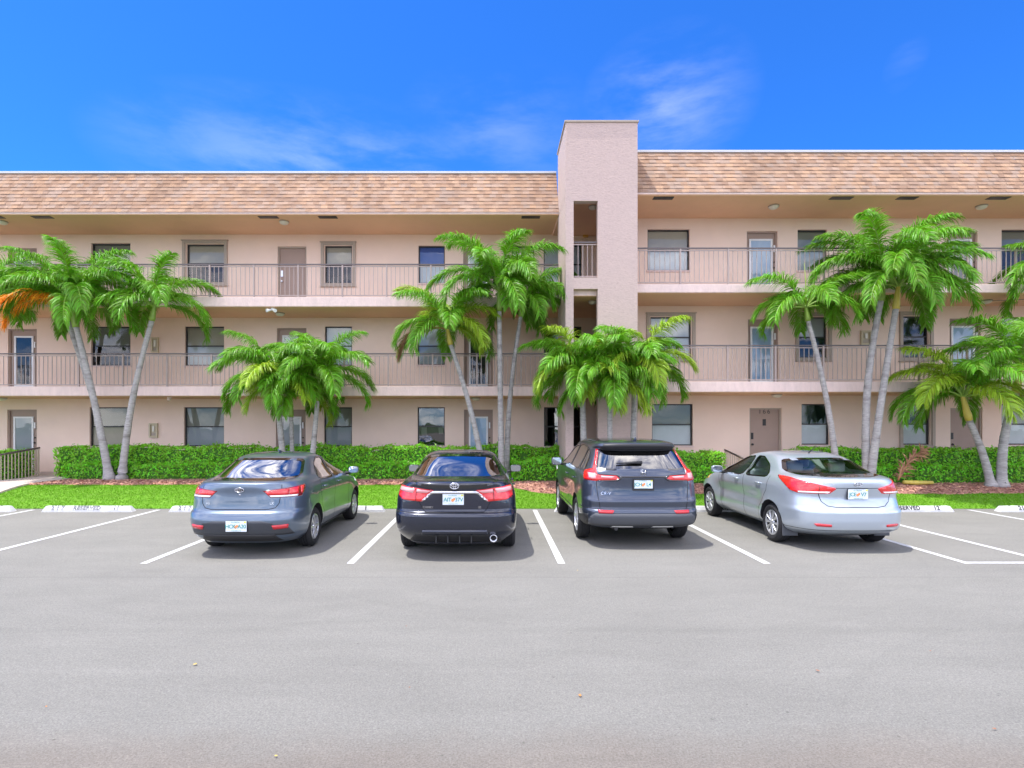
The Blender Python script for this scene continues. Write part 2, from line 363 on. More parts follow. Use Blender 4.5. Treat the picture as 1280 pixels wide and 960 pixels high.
# ---------------------------------------------------------------- building
bld = empty('apartment_building', (0, 17, 0))
tag(bld, 'long three storey pink stucco apartment block with open walkways, shingled mansard roof and stair tower', 'building')
def place(o):   # parts are authored in world coordinates
    o.parent = bld; o.matrix_parent_inverse = Matrix.Translation((0, -17, 0)); return o
LE, LW, RE, RW, TF = 16.8, 18.5, 15.5, 17.2, 15.2
TX0, TX1 = 1.976, 3.93
XL, XR = -19.5, 18.5
def wall_holes(mb, x0, x1, z0, z1, y, holes, depth=.14):
    xs = sorted({x0, x1, *[h[0] for h in holes], *[h[1] for h in holes]}); zs = sorted({z0, z1, *[h[2] for h in holes], *[h[3] for h in holes]})
    xs = [x for x in xs if x0 <= x <= x1]; zs = [z for z in zs if z0 <= z <= z1]
    for i in range(len(xs)-1):
        for j in range(len(zs)-1):
            cx = (xs[i]+xs[i+1])/2; cz = (zs[j]+zs[j+1])/2
            if any(h[0] < cx < h[1] and h[2] < cz < h[3] for h in holes): continue
            mb.poly([(xs[i], y, zs[j]), (xs[i+1], y, zs[j]), (xs[i+1], y, zs[j+1]), (xs[i], y, zs[j+1])])
    for a, b, c, d in holes:
        e = y+depth
        mb.poly([(a, y, c), (a, y, d), (a, e, d), (a, e, c)]); mb.poly([(b, y, d), (b, y, c), (b, e, c), (b, e, d)])
        mb.poly([(a, y, d), (b, y, d), (b, e, d), (a, e, d)]); mb.poly([(a, y, c), (a, e, c), (b, e, c), (b, y, c)])
# windows: px x0,x1,y0,y1, upper look, lower look, surround, extra
blind_d = mat('blind_grey_green', (.30,.29,.23), .8, bump=.004, bscale=2, stretch=(.01,1,30))
blind_l = mat('blind_pale', (.56,.57,.55), .8, var=.05, vscale=3)
blind_t = mat('shade_tan', (.50,.44,.34), .8, var=.06, vscale=3)
blind_w = mat('frosted_panel', (.66,.67,.66), .7, var=.04, vscale=4)
blind_v = mat('venetian_grey', (.42,.44,.45), .7)
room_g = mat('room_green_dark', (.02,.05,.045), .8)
LOOK = {'u': mat('banner_blue', (.03,.12,.42), .7), 't': blind_t, 'g': blind_d, 'l': blind_l, 'w': blind_w, 'v': blind_v, 'd': None, 'n': None}
LWIN = [
 (114,163,304,353,'g','d',0), (233,280,305,353,'t','d',1), (406,440,307,354,'t','d',1), (523,556,307,354,'u','w',0), (640,668,307,354,'t','d',0), (679.7,727,306,354,'l','w',0),
 (114,163,408,457,'g','d',0), (231,280,408,457,'t','l',0), (406,440,408,457,'l','l',0), (522,556,409,456,'l','v',0), (679.7,727,408,457,'d','d',0),
 (112,161,509,558,'g','t',0), (230,280,509,558,'g','v',0), (405,440,509,558,'g','v',0), (522,556,509,557,'n','n',0), (680,727,509,558,'n','n',0)]
RWIN = [
 (809.5,862,286.5,338,'t','w',0), (997,1034,287,338,'g','l',0), (1127,1161,287,338,'g','d',0),
 (813,864,396,447,'l','l',1), (999,1034,396,447,'l','d',1), (1129,1161,395,447,'d','d',1),
 (815,866,505,557,'g','w',0), (1002,1037,505,556,'n','w',0), (1129,1163,505,556,'n','w',1), (1252,1300,505,556,'g','w',0), (1252,1300,396,447,'g','d',0), (1252,1300,287,338,'g','d',0)]
# doors: x0,x1,ytop, kind: 's' screen door with white frame, 'p' plain ; glass look ; number/peep
LDOOR = [(10,46,310,'s','d'), (347,383,308,'p',''), (579,615,310,'s','l'),
         (10,46,411,'s','d'), (346,383,410,'s','l'), (580,616,412,'s','d'),
         (9,46,512,'s','v'), (345,382,512,'s','v'), (580,616,512,'s','b')]
RDOOR = [(933.5,972,289,'s','b'), (1184,1222,289,'s','t'), (935,973,399,'s','b'), (1187,1226,398,'s','b'), (937,977,510,'n',''), (1188,1228,510,'q','')]
blue_g = mat('curtain_blue', (.40,.50,.60), .8, var=.05, vscale=3)
LOOK['b'] = blue_g
floors = {0: {'L': .43, 'R': .45}, 1: {'L': 3.126, 'R': 3.167}, 2: {'L': 5.81, 'R': 5.866}}
def floor_of(z, s):
    k = 2 if z > 5.7 else 1 if z > 3.0 else 0
    return floors[k][s]
holesL, holesR = [], []
fl_words = ['ground floor', 'second floor', 'top floor']
def window(px, d, side, holes, idx):
    x0, x1, y0, y1, up, lo, sur = px
    a, b, c, e = X(x0, d), X(x1, d), Z(y1, d), Z(y0, d)
    if side == 'R' and e > 5.5 and a < 4.5: pass
    holes.append((a, b, c, e))
    y = d+.07; t = .035
    mb = MB()
    mb.box((a+.001, y, c+.001), (a+t, y+.05, e-.001)); mb.box((b-t, y, c+.001), (b-.001, y+.05, e-.001))
    mb.box((a+t, y, e-t), (b-t, y+.05, e-.001)); mb.box((a+t, y, c+.001), (b-t, y+.05, c+t))
    mz = c+(e-c)*.505
    mb.box((a+t, y+.004, mz-.02), (b-t, y+.046, mz+.02))
    w_ = place(mb.build('window', M['frame'])); w_.name = 'window'
    def sub(mb, name, m):
        o = mb.build(name, m); o.parent = w_; return o
    g = MB(); gm = M['tglass'] if up == lo == 'n' else M['glass']
    g.poly([(a+t, y+.03, mz+.02), (b-t, y+.03, mz+.02), (b-t, y+.03, e-t), (a+t, y+.03, e-t)])
    g.poly([(a+t, y+.02, c+t), (b-t, y+.02, c+t), (b-t, y+.02, mz-.02), (a+t, y+.02, mz-.02)])
    sub(g, 'pane', gm)
    # room recess behind
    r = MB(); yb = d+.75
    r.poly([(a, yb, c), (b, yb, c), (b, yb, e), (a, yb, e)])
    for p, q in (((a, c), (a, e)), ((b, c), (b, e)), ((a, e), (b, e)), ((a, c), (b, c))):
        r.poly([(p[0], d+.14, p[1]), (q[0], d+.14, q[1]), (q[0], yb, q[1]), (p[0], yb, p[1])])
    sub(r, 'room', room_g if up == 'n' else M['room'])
    def shade(kind, z0, z1, yy):
        mm = LOOK[kind]; s = MB()
        if kind in 'vg':
            n = max(4, int((z1-z0)/.045))
            for i in range(n):
                zz = z0+(z1-z0)*i/n; h = (z1-z0)/n
                s.poly([(a+.02, yy+.012, zz), (b-.02, yy+.012, zz), (b-.02, yy, zz+h), (a+.02, yy, zz+h)])
        else: s.box((a+.02, yy, z0), (b-.02, yy+.006, z1))
        sub(s, 'blind', mm)
    if LOOK[up]: shade(up, mz, e-.01, d+.135)
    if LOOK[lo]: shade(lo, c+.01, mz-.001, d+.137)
    if up == 'n' and lo == 'n' and side == 'L' and x0 < 600:
        for (pa, pb, pc, pd) in ((537.5,541.5,519,524), (526,533,534,544), (548,553.5,534,542.5)):
            n_ = MB(); n_.box((X(pa, d), d+.125, Z(pd, d)), (X(pb, d), d+.128, Z(pc, d))); sub(n_, 'paper_notice', M['lamp'])
    s = MB(); s.box((a-.03, d-.035, c-.05), (b+.03, d+.068, c-.002)); sub(s, 'sill', M['slab'] if not sur else M['trim'])
    if sur:
        s = MB(); tw = .10
        for q0, q1 in (((a-tw-.02, d-.05, c-tw), (a-.03, d-.002, e+tw)), ((b+.03, d-.05, c-tw), (b+tw+.02, d-.002, e+tw)), ((a-.03, d-.045, e+.02), (b+.03, d-.002, e+tw)), ((a-.03, d-.045, c-tw), (b+.03, d-.04, c-.04))):
            s.box(q0, q1)
        s.box((a-tw-.05, d-.07, e+tw), (b+tw+.05, d-.002, e+tw+.025)); s.box((a-tw-.05, d-.07, c-tw-.025), (b+tw+.05, d-.002, c-tw))
        sub(s, 'shutter_track', M['trim'])
    names = {'t': 'tan shade', 'g': 'grey blind', 'l': 'pale blind', 'w': 'white panel', 'v': 'slatted blind', 'd': 'dark glass', 'u': 'a blue cloth', 'n': 'dark green glass', 'b': 'blue curtain'}
    w_['label'] = 'dark framed window with %s above and %s below%s' % (names[up], names[lo], ' inside tan shutter tracks' if sur else '')
    return w_
for i, p in enumerate(LWIN): window(p, LW, 'L', holesL, i)
for i, p in enumerate(RWIN): window(p, RW, 'R', holesR, i)
def door(px, d, side, holes):
    x0, x1, y0, kind, look = px
    a, b, e = X(x0, d), X(x1, d), Z(y0, d); c = floor_of(e, side)
    holes.append((a, b, c, e)); y = d+.05
    mb = MB(); t = .045
    mb.box((a+.001, y-.01, c), (a+t, d+.14, e-.001)); mb.box((b-t, y-.01, c), (b-.001, d+.14, e-.001)); mb.box((a+t, y-.01, e-t), (b-t, d+.14, e-.001))
    o = place(mb.build('door', M['trim'] if kind != 's' else M['door']))
    def sub(mb, name, m, **k):
        q = mb.build(name, m, **k); q.parent = o; return q
    s = MB(); s.box((a+t, d+.09, c), (b-t, d+.139, e-t)); sub(s, 'door_leaf', M['door'])
    if kind == 's':
        sa, sb, se = a+.10+.06, b-.10-.06, e-.23; f = .055
        if side == 'R': sa, sb, se = a+.10, b-.13, e-.22
        s = MB(); s.box((sa, y, c+.04), (sa+f, y+.03, se)); s.box((sb-f, y, c+.04), (sb, y+.03, se)); s.box((sa+f, y, se-f), (sb-f, y+.03, se)); s.box((sa+f, y, c+.04), (sb-f, y+.03, c+.2))
        sub(s, 'screen_door_frame', M['white'])
        s = MB(); s.poly([(sa+f, y+.012, c+.2), (sb-f, y+.012, c+.2), (sb-f, y+.012, se-f), (sa+f, y+.012, se-f)]); sub(s, 'pane', M['glass'])
        s = MB(); mm = LOOK.get(look) or M['room']
        if look == 'v':
            n = 22; z0, z1 = c+.2, se-f
            for i in range(n):
                zz = z0+(z1-z0)*i/n; s.poly([(sa+f, y+.032, zz), (sb-f, y+.032, zz), (sb-f, y+.018, zz+(z1-z0)/n), (sa+f, y+.018, zz+(z1-z0)/n)])
        else: s.box((sa+f, y+.02, c+.2), (sb-f, y+.036, se-f))
        sub(s, 'blind', mm)
        s = MB(); s.box((sb+.03, y-.012, e-.62), (sb+.075, y+.03, e-.42)); sub(s, 'doorbell', M['white'])
        s = MB(); s.lathe([(0, -.05), (.028, -.045), (.03, -.02), (.012, 0)], (sb+.055, y+.02, c+.95), 'y', 12); s.lathe([(0, -.03), (.022, -.03), (.022, 0)], (sb+.055, y+.02, c+1.12), 'y', 12); sub(s, 'handle', M['frame'], smooth=True)
    else:
        lx = a+t+.07 if True else b
        s = MB(); s.lathe([(0, -.07), (.03, -.065), (.034, -.03), (.014, 0)], (lx, d+.09, c+.92), 'y', 12); s.box((lx-.035, d+.07, c+1.08), (lx+.035, d+.09, c+1.28)); sub(s, 'handle', M['frame'] if kind != 'p' else M['rim'])
        if kind in 'nq':
            s = MB(); xc = (a+b)/2; s.box((xc-.05, d+.08, c+1.50), (xc+.05, d+.09, c+1.70)); sub(s, 'door_viewer', M['frame'])
        if kind == 'n': 
            t_ = text('166', .20, M['stencil_dark'], extr=.004, spacing=1.35); t_.name = 'door_number'; t_.location = ((a+b)/2, d+.085, c+1.93); t_.rotation_euler = (R(90), 0, 0); t_.parent = o
    o['label'] = {'s': 'taupe doorway with white framed screen door', 'p': 'plain taupe door in its frame', 'n': 'taupe door numbered 166 with black viewer plate', 'q': 'plain taupe door with black viewer plate'}[kind]
def text(s, size, m, extr=.002, spacing=1.0, align='CENTER', shear=0, bold=0):
    cu = bpy.data.curves.new('t', 'FONT'); cu.body = s; cu.size = size; cu.extrude = extr; cu.align_x = align; cu.align_y = 'CENTER'; cu.space_character = spacing; cu.shear = shear; cu.offset = bold
    o = bpy.data.objects.new('t', cu); col.objects.link(o); bpy.context.view_layer.update()
    me = bpy.data.meshes.new_from_object(o.evaluated_get(bpy.context.evaluated_depsgraph_get())); bpy.data.objects.remove(o)
    me.materials.clear(); me.materials.append(m); q = bpy.data.objects.new('lettering', me); col.objects.link(q); return q
M['stencil_dark'] = mat('number_paint', (.09,.075,.06), .6)
for p in LDOOR: door(p, LW, 'L', holesL)
for p in RDOOR: door(p, RW, 'R', holesR)
mb = MB(); wall_holes(mb, XL, TX1+.5, .3, 8.3, LW, holesL); place(mb.build('wall', M['wall']))
mb = MB(); wall_holes(mb, TX1-.02, XR, .3, 8.34, RW, holesR); place(mb.build('wall', M['wall']))
# end walls and back so it is a closed block
mb = MB(); mb.box((XL, LW+.8, .3), (TX0+2, 27, 9.6)); mb.box((TX1+.1, RW+.8, .3), (XR, 27, 9.6)); mb.box((XL-.2, LE, .3), (XL-.001, 27, 9.6)); mb.box((XR+.001, RE, .3), (XR+.2, 27, 9.6)); place(mb.build('rear_block', M['wall']))
# walkway slabs
for (xa, xb, ye, yw, zs) in ((XL, TX0, LE, LW, ((3.126, 2.845), (5.81, 5.525))), (TX1, XR, RE, RW, ((3.167, 2.885), (5.866, 5.635)))):
    for zt, zb in zs:
        x2 = xb if xa < 0 else xb
        mb = MB(); mb.box((xa, ye, zb), (x2, yw-.002, zt)); place(mb.build('walkway_slab', [M['slab']], bevel=.008))
        mb = MB(); mb.box((xa, ye+.03, zb-.012), (x2, yw-.003, zb-.002)); place(mb.build('walkway_ceiling', M['soffit']))
# corridor behind the tower
for zt, zb in ((3.126, 2.845), (5.81, 5.525)):
    mb = MB(); mb.box((TX0+.001, TF+.2, zb), (TX1-.16, LW-.002, zt)); place(mb.build('landing_slab', M['slab']))
    mb = MB(); mb.box((TX0+.001, TF+.2, zb-.012), (TX1-.16, LW-.003, zb-.002)); place(mb.build('landing_ceiling', M['soffit']))
# roofs
def shingle_mat():
    m = bpy.data.materials.new('shingle'); m.use_nodes = True; nt = m.node_tree; L = nt.links.new; b = nt.nodes['Principled BSDF']; b.inputs['Roughness'].default_value = .95; b.inputs['Specular IOR Level'].default_value = .1
    tc = N(nt, 'ShaderNodeTexCoord'); sp = N(nt, 'ShaderNodeSeparateXYZ'); L(tc.outputs['Object'], sp.inputs[0])
    cb = N(nt, 'ShaderNodeCombineXYZ'); L(sp.outputs[0], cb.inputs[0]); L(sp.outputs[2], cb.inputs[1])
    br = N(nt, 'ShaderNodeTexBrick'); br.offset = .37; br.squash = 1; br.inputs['Scale'].default_value = 1; br.inputs['Brick Width'].default_value = .19; br.inputs['Row Height'].default_value = .131; br.inputs['Mortar Size'].default_value = 0.0; br.inputs['Bias'].default_value = 0
    br.inputs['Color1'].default_value = (0, 0, 0, 1); br.inputs['Color2'].default_value = (1, 1, 1, 1); br.inputs['Mortar'].default_value = (.5, .5, .5, 1)
    ofs = N(nt, 'ShaderNodeVectorMath', operation='ADD'); ofs.inputs[1].default_value = (50, -8.345, 0); L(cb.outputs[0], ofs.inputs[0])
    # slightly ragged tab widths
    wn = N(nt, 'ShaderNodeTexNoise'); wn.inputs['Scale'].default_value = 3.1; L(cb.outputs[0], wn.inputs[0])
    L(ofs.outputs[0], br.inputs[0])
    rp = N(nt, 'ShaderNodeValToRGB'); e = rp.color_ramp.elements; e[0].position = 0; e[0].color = (.27,.17,.115,1); e[1].position = 1; e[1].color = (.39,.26,.18,1)
    for p, c in ((.25, (.35,.215,.135,1)), (.45, (.30,.20,.145,1)), (.62, (.41,.255,.155,1)), (.8, (.32,.23,.175,1))):
        q = e.new(p); q.color = c
    L(br.outputs[0], rp.inputs[0])
    nz = N(nt, 'ShaderNodeTexNoise'); nz.inputs['Scale'].default_value = .9; nz.inputs['Detail'].default_value = 7; L(tc.outputs['Object'], nz.inputs[0])
    mr = N(nt, 'ShaderNodeMapRange'); mr.inputs[1].default_value = .3; mr.inputs[2].default_value = .7; mr.inputs[3].default_value = .86; mr.inputs[4].default_value = 1.12; L(nz.outputs[0], mr.inputs[0])
    n2 = N(nt, 'ShaderNodeTexNoise'); n2.inputs['Scale'].default_value = 90; n2.inputs['Detail'].default_value = 4; L(tc.outputs['Object'], n2.inputs[0])
    m2 = N(nt, 'ShaderNodeMapRange'); m2.inputs[1].default_value = .3; m2.inputs[2].default_value = .7; m2.inputs[3].default_value = .8; m2.inputs[4].default_value = 1.2; L(n2.outputs[0], m2.inputs[0])
    mu = N(nt, 'ShaderNodeMath', operation='MULTIPLY'); L(mr.outputs[0], mu.inputs[0]); L(m2.outputs[0], mu.inputs[1])
    hs = N(nt, 'ShaderNodeHueSaturation'); L(rp.outputs[0], hs.inputs['Color']); L(mu.outputs[0], hs.inputs['Value']); hs.inputs['Saturation'].default_value = .95
    L(hs.outputs[0], b.inputs['Base Color'])
    return m
M['shingle'] = shingle_mat()
def roof(xa, xb, ye, zb, zt, run):
    n = 11; mb = MB(); rnd = random.Random(int(xb))
    y0, z0 = ye-.06, zb+.05; dy, dz = run/n, (zt-z0)/n
    for i in range(n):
        x = xa; layer = 0
        while x < xb:      # laminated tabs of two thicknesses
            wd = rnd.uniform(.13, .30); x2 = min(xb, x+wd); th = .013+(.005 if layer else 0)+rnd.uniform(0, .002); layer = 1-layer
            ya, za = y0+dy*i-th, z0+dz*i-(.004 if layer else 0); yb2, zb2 = y0+dy*(i+1)+.002, z0+dz*(i+1)+.004
            mb.poly([(x, ya, za), (x2, ya, za), (x2, yb2, zb2), (x, yb2, zb2)])
            mb.poly([(x, ya, za), (x, ya+th+.014, za), (x2, ya+th+.014, za), (x2, ya, za)])
            x = x2
    r = place(mb.build('mansard_roof', M['shingle']))
    s = MB(); s.box((xa, ye-.055, zb), (xb, ye+.1, zb+.048)); o = s.build('fascia', M['slab']); o.parent = r
    s = MB(); s.box((xa, y0+run-.05, zt-.01), (xb, y0+run+.35, zt+.055)); o = s.build('coping', M['coping'], bevel=.006); o.parent = r
    s = MB(); s.box((xa, y0+run+.3, zt-.4), (xb, 27, zt-.05)); o = s.build('flat_roof', M['coping']); o.parent = r
    return r
roof(XL, TX0-.002, LE, 8.285, 9.78, .66)
roof(TX1+.002, XR, RE, 8.335, 9.80, .66)
for xa, xb, ye, yw, z in ((XL, TX0-.002, LE, LW+.1, 8.283), (TX1+.002, XR, RE, RW+.1, 8.333), (TX0, TX1, TF+.2, LW+.1, 8.24)):
    mb = MB(); mb.box((xa, ye-.04, z-.02), (xb, yw, z-.001)); place(mb.build('soffit', M['soffit']))
# soffit vent slots
for pxs, d, z in (((-18,3),(40,64),(323,347),(398,421),(652,675)), LE+.12, 8.262), (((817,842),(1039,1066),(1123,1147),(1236,1262)), RE+.12, 8.312):
    for a, b in pxs:
        mb = MB(); mb.box((X(a, d), d-.06, z-.012), (X(b, d), d+.13, z)); place(mb.build('soffit_vent', M['frame']))
# tower
tw = MB(); TZ = 10.18
hx0, hx1 = 2.193, 2.85
wall_holes(tw, TX0, TX1, .3, TZ, TF, [(hx0, hx1, 5.97, 8.05), (hx0, hx1, 3.28, 5.66), (hx0, hx1, .44, 2.97)], .2)
for x in (TX0,):
    tw.poly([(x, TF, .3), (x, TF, TZ), (x, 17.0, TZ), (x, 17.0, .3)])
tw.poly([(TX0+.2, TF+.2, .3), (TX0+.2, LE, .3), (TX0+.2, LE, TZ), (TX0+.2, TF+.2, TZ)])
tw.poly([(TX0, LE+.2, 8.6), (TX1, LE+.2, 8.6), (TX1, LE+.2, TZ), (TX0, LE+.2, TZ)])
tw.box((TX1-.16, TF+.001, .3), (TX1-.001, RW+.5, TZ-.001)); tw.box((TX1-.159, RW, .3), (TX1-.01, LW, 8.3))
tw.poly([(TX0, TF, TZ), (TX1, TF, TZ), (TX1, 17.0, TZ), (TX0, 17.0, TZ)])
# inner faces of the front wall
tw.poly([(hx1, TF+.2, .3), (TX1-.16, TF+.2, .3), (TX1-.16, TF+.2, 8.3), (hx1, TF+.2, 8.3)])
tower = place(tw.build('stair_tower', M['tower']))
mb = MB(); mb.box((TX0-.03, TF-.03, TZ), (TX1+.03, 17.05, TZ+.05)); place(mb.build('tower_coping', M['trim'], bevel=.005))
# railings
def railing(xa, xb, y, zf, h0=.0, parent_name='railing', post=1.33, top=1.0, ph=0.0):
    mb = MB(); mb.box((xa, y-.025, zf+top-.035), (xb, y+.025, zf+top))
    r = place(mb.build('railing', M['handrail']))
    s = MB(); s.box((xa, y-.015, zf+.04), (xb, y+.015, zf+.065)); o = s.build('bottom_rail', M['rail']); o.parent = r
    s = MB(); s.box((xa, y-.014, zf+top-.09), (xb, y+.014, zf+top-.065)); o = s.build('upper_rail', M['rail']); o.parent = r
    x = xa+ph; ps = []
    while x < xb: ps.append(x); x += post
    for x in ps:
        s = MB(); s.box((x-.022, y-.024, zf-.0), (x+.022, y+.024, zf+top-.036)); o = s.build('post', M['rail']); o.parent = r
    ends = [xa]+ps+[xb]
    for i in range(len(ends)-1):
        a, b = ends[i], ends[i+1]; n = max(1, round((b-a)/.135)); s = MB()
        if b-a < .1: continue
        for k in range(1, n):
            xx = a+(b-a)*k/n; s.box((xx-.008, y-.008, zf+.066), (xx+.008, y+.008, zf+top-.091))
        if s.v: o = s.build('pickets', M['rail']); o.parent = r
    return r
railing(XL, TX0, LE+.04, 3.126, ph=.4); railing(XL, TX0, LE+.04, 5.81, ph=.35)
railing(TX1, XR, RE+.04, 3.167, ph=1.25, top=1.02); railing(TX1, XR, RE+.04, 5.866, ph=1.27, top=1.02)
railing(hx0+.01, hx1-.01, TF+.1, 5.97, post=9, ph=5, top=1.0); railing(hx0+.01, hx1-.01, TF+.1, 3.28, post=9, ph=5, top=1.0)
# ceiling lights
def clight(px, py, d, r=.14):
    p = at(px, py, d); mb = MB(); mb.lathe([(r*1.05, 0), (r*1.05, -.03), (r, -.035)], p, 'z', 24); o = place(mb.build('ceiling_light', M['trim'], smooth=False))
    s = MB(); s.lathe([(r*.97, -.03), (r*.85, -.07), (r*.5, -.095), (0.001, -.1)], p, 'z', 24); q = s.build('lamp_globe', M['lamp'], smooth=True); q.parent = o
for px, z, d in ((3, 8.26, 17.3), (355, 8.26, 17.3), (967, 8.31, 16.2), (1227, 8.31, 16.2), (350, 5.51, 17.7), (972, 5.62, 16.4), (1233, 5.62, 16.4), (2, 2.83, 17.6), (595, 2.83, 17.6), (971, 2.87, 16.4)):
    clight(px, 532-(z-H)*F/d, d)
clight(741, 532-(8.22-H)*F/16.0, 16.0, .12); clight(741, 532-(5.51-H)*F/16.0, 16.0, .12)
# conduit and flood lamp, security camera
mb = MB(); mb.tube([(X(1240, 16.4), 16.4, 5.6), (X(1300, 16.4), 16.0, 5.6)], .012); place(mb.build('conduit', M['trim']))
mb = MB(); mb.tube([(X(341, 16.95), 16.95, 5.52), (X(341, 16.95), 16.93, 5.43)], .05, 10)
for dx in (-.13, .13): mb.tube([(X(341, 16.95)+dx*.3, 16.9, 5.44), (X(341, 16.95)+dx, 16.8, 5.40)], [.03, .055], 10)
place(mb.build('flood_lamp', M['white']))
mb = MB(); mb.tube([(X(212, 17.2), 17.2, 2.83), (X(212, 17.2), 17.15, 2.72)], [.07, .05], 12); place(mb.build('flood_lamp', M['slab']))
mb = MB(); p = at(732, 289, LW-.05); mb.box((p.x-.09, p.y-.06, p.z-.2), (p.x+.09, p.y+.05, p.z+.2)); place(mb.build('wall_lamp', M['amberlamp'], bevel=.03))
# wall boxes
for x0, x1, y0, y1, d in ((190,199,422,441,LW), (187.5,198,529,547,LW), (1075,1088,413.5,431.5,RW), (1268,1290,508,530,RW)):
    if x0 > 1200: continue
    a, b, c, e = X(x0, d), X(x1, d), Z(y1, d), Z(y0, d); mb = MB(); t = .05
    mb.box((a, d-.07, c), (a+t, d-.001, e)); mb.box((b-t, d-.07, c), (b, d-.001, e)); mb.box((a+t, d-.07, e-t), (b-t, d-.001, e)); mb.box((a+t, d-.07, c), (b-t, d-.001, c+t))
    mb.box((a+t, d-.02, c+t), (b-t, d-.001, e-t)); o = place(mb.build('wall_cabinet', M['cream']))
    s = MB(); xm = (a+b)/2; s.box((xm-.035, d-.06, c+.2), (xm+.035, d-.021, e-.09)); q = s.build('dial_panel', M['lamp']); q.parent = o
    s = MB(); s.box((a+t+.01, d-.04, c+.07), (b-t-.01, d-.021, c+.17)); q = s.build('cover', M['trim']); q.parent = o
# ---------------------------------------------------------------- wheel stops
def stop(cx, label, words):
    root = empty('wheel_stop', (cx, 12.72, 0)); tag(root, label, 'wheel stop', 'painted concrete wheel stops at the head of the stalls')
    mb = MB(); L2 = 1.02; prof = [(-.085, 0), (-.082, .045), (-.045, .125), (.045, .125), (.082, .045), (.085, 0)]
    n = 14; rnd = random.Random(int(cx*10))
    xs = [-L2+2*L2*i/n for i in range(n+1)]
    for i in range(n+1):
        for (y, z) in prof:
            mb.v.append((xs[i]*(1-(.07*(z/.125) if i in (0, n) else 0)), y+rnd.uniform(-.002, .002), z+(rnd.uniform(-.002, .002) if z else 0)))
    for i in range(n):
        for j in range(5): mb.f.append((i*6+j, (i+1)*6+j, (i+1)*6+j+1, i*6+j+1)); mb.m.append(0)
    for e in (0, n): mb.f.append(tuple(e*6+j for j in range(6))); mb.m.append(0)
    o = mb.build('block', M['stopc'], root, bevel=.006, fix=True)
    ang = math.atan2(.08, .037)
    for s, x, m in words:
        t = text(s, .125, M[m], extr=.001, spacing=1.12, bold=.005); t.name = 'stencil_lettering'; t.parent = root
        t.location = (x, -.0675, .0875); t.rotation_euler = (ang, 0, 0)
    for x in (-.75, .75):
        s = MB(); s.lathe([(0.001, .012), (.014, .01), (.016, 0)], (x, 0, .125), 'z', 10); s.build('anchor_pin', M['frame'], root, smooth=True)
stop(-11.9, 'painted wheel stop cut off by the left edge of the photo', [('RESERVED', 0, 'stencilf'), ('9', .72, 'stencilf')])
stop(-9.17, 'wheel stop with faded RESERVED stencil beside the empty stall on the left', [('2 1 7', -.66, 'stencilf'), ('RESERVED', 0, 'stencilf'), ('11', .66, 'stencilf')])
stop(-6.30, 'half hidden wheel stop just left of the blue grey sedan', [('2 1 7', -.66, 'stencilf'), ('RESERVED', 0, 'stencilf')])
stop(-3.47, 'wheel stop in front of the blue grey sedan, its end with a stencilled 1 showing', [('RESERVED', 0, 'stencil'), ('1', .60, 'stencil')])
stop(-.52, 'wheel stop hidden under the nose of the black sedan', [('RESERVED', 0, 'stencil')])
stop(2.42, 'wheel stop under the nose of the grey crossover', [('RESERVED', 0, 'stencil')])
stop(5.25, 'wheel stop between the grey crossover and the silver sedan', [('RESERVED', 0, 'stencil')])
stop(9.4, 'wheel stop stencilled RESERVED 12 to the right of the silver sedan', [('217', -.7, 'stencil'), ('RESERVED', -.05, 'stencil'), ('12', .63, 'stencil')])
stop(12.48, 'wheel stop stencilled 217 at the right edge of the photo', [('217', -.5, 'stencil'), ('RESERVED', .25, 'stencil')])
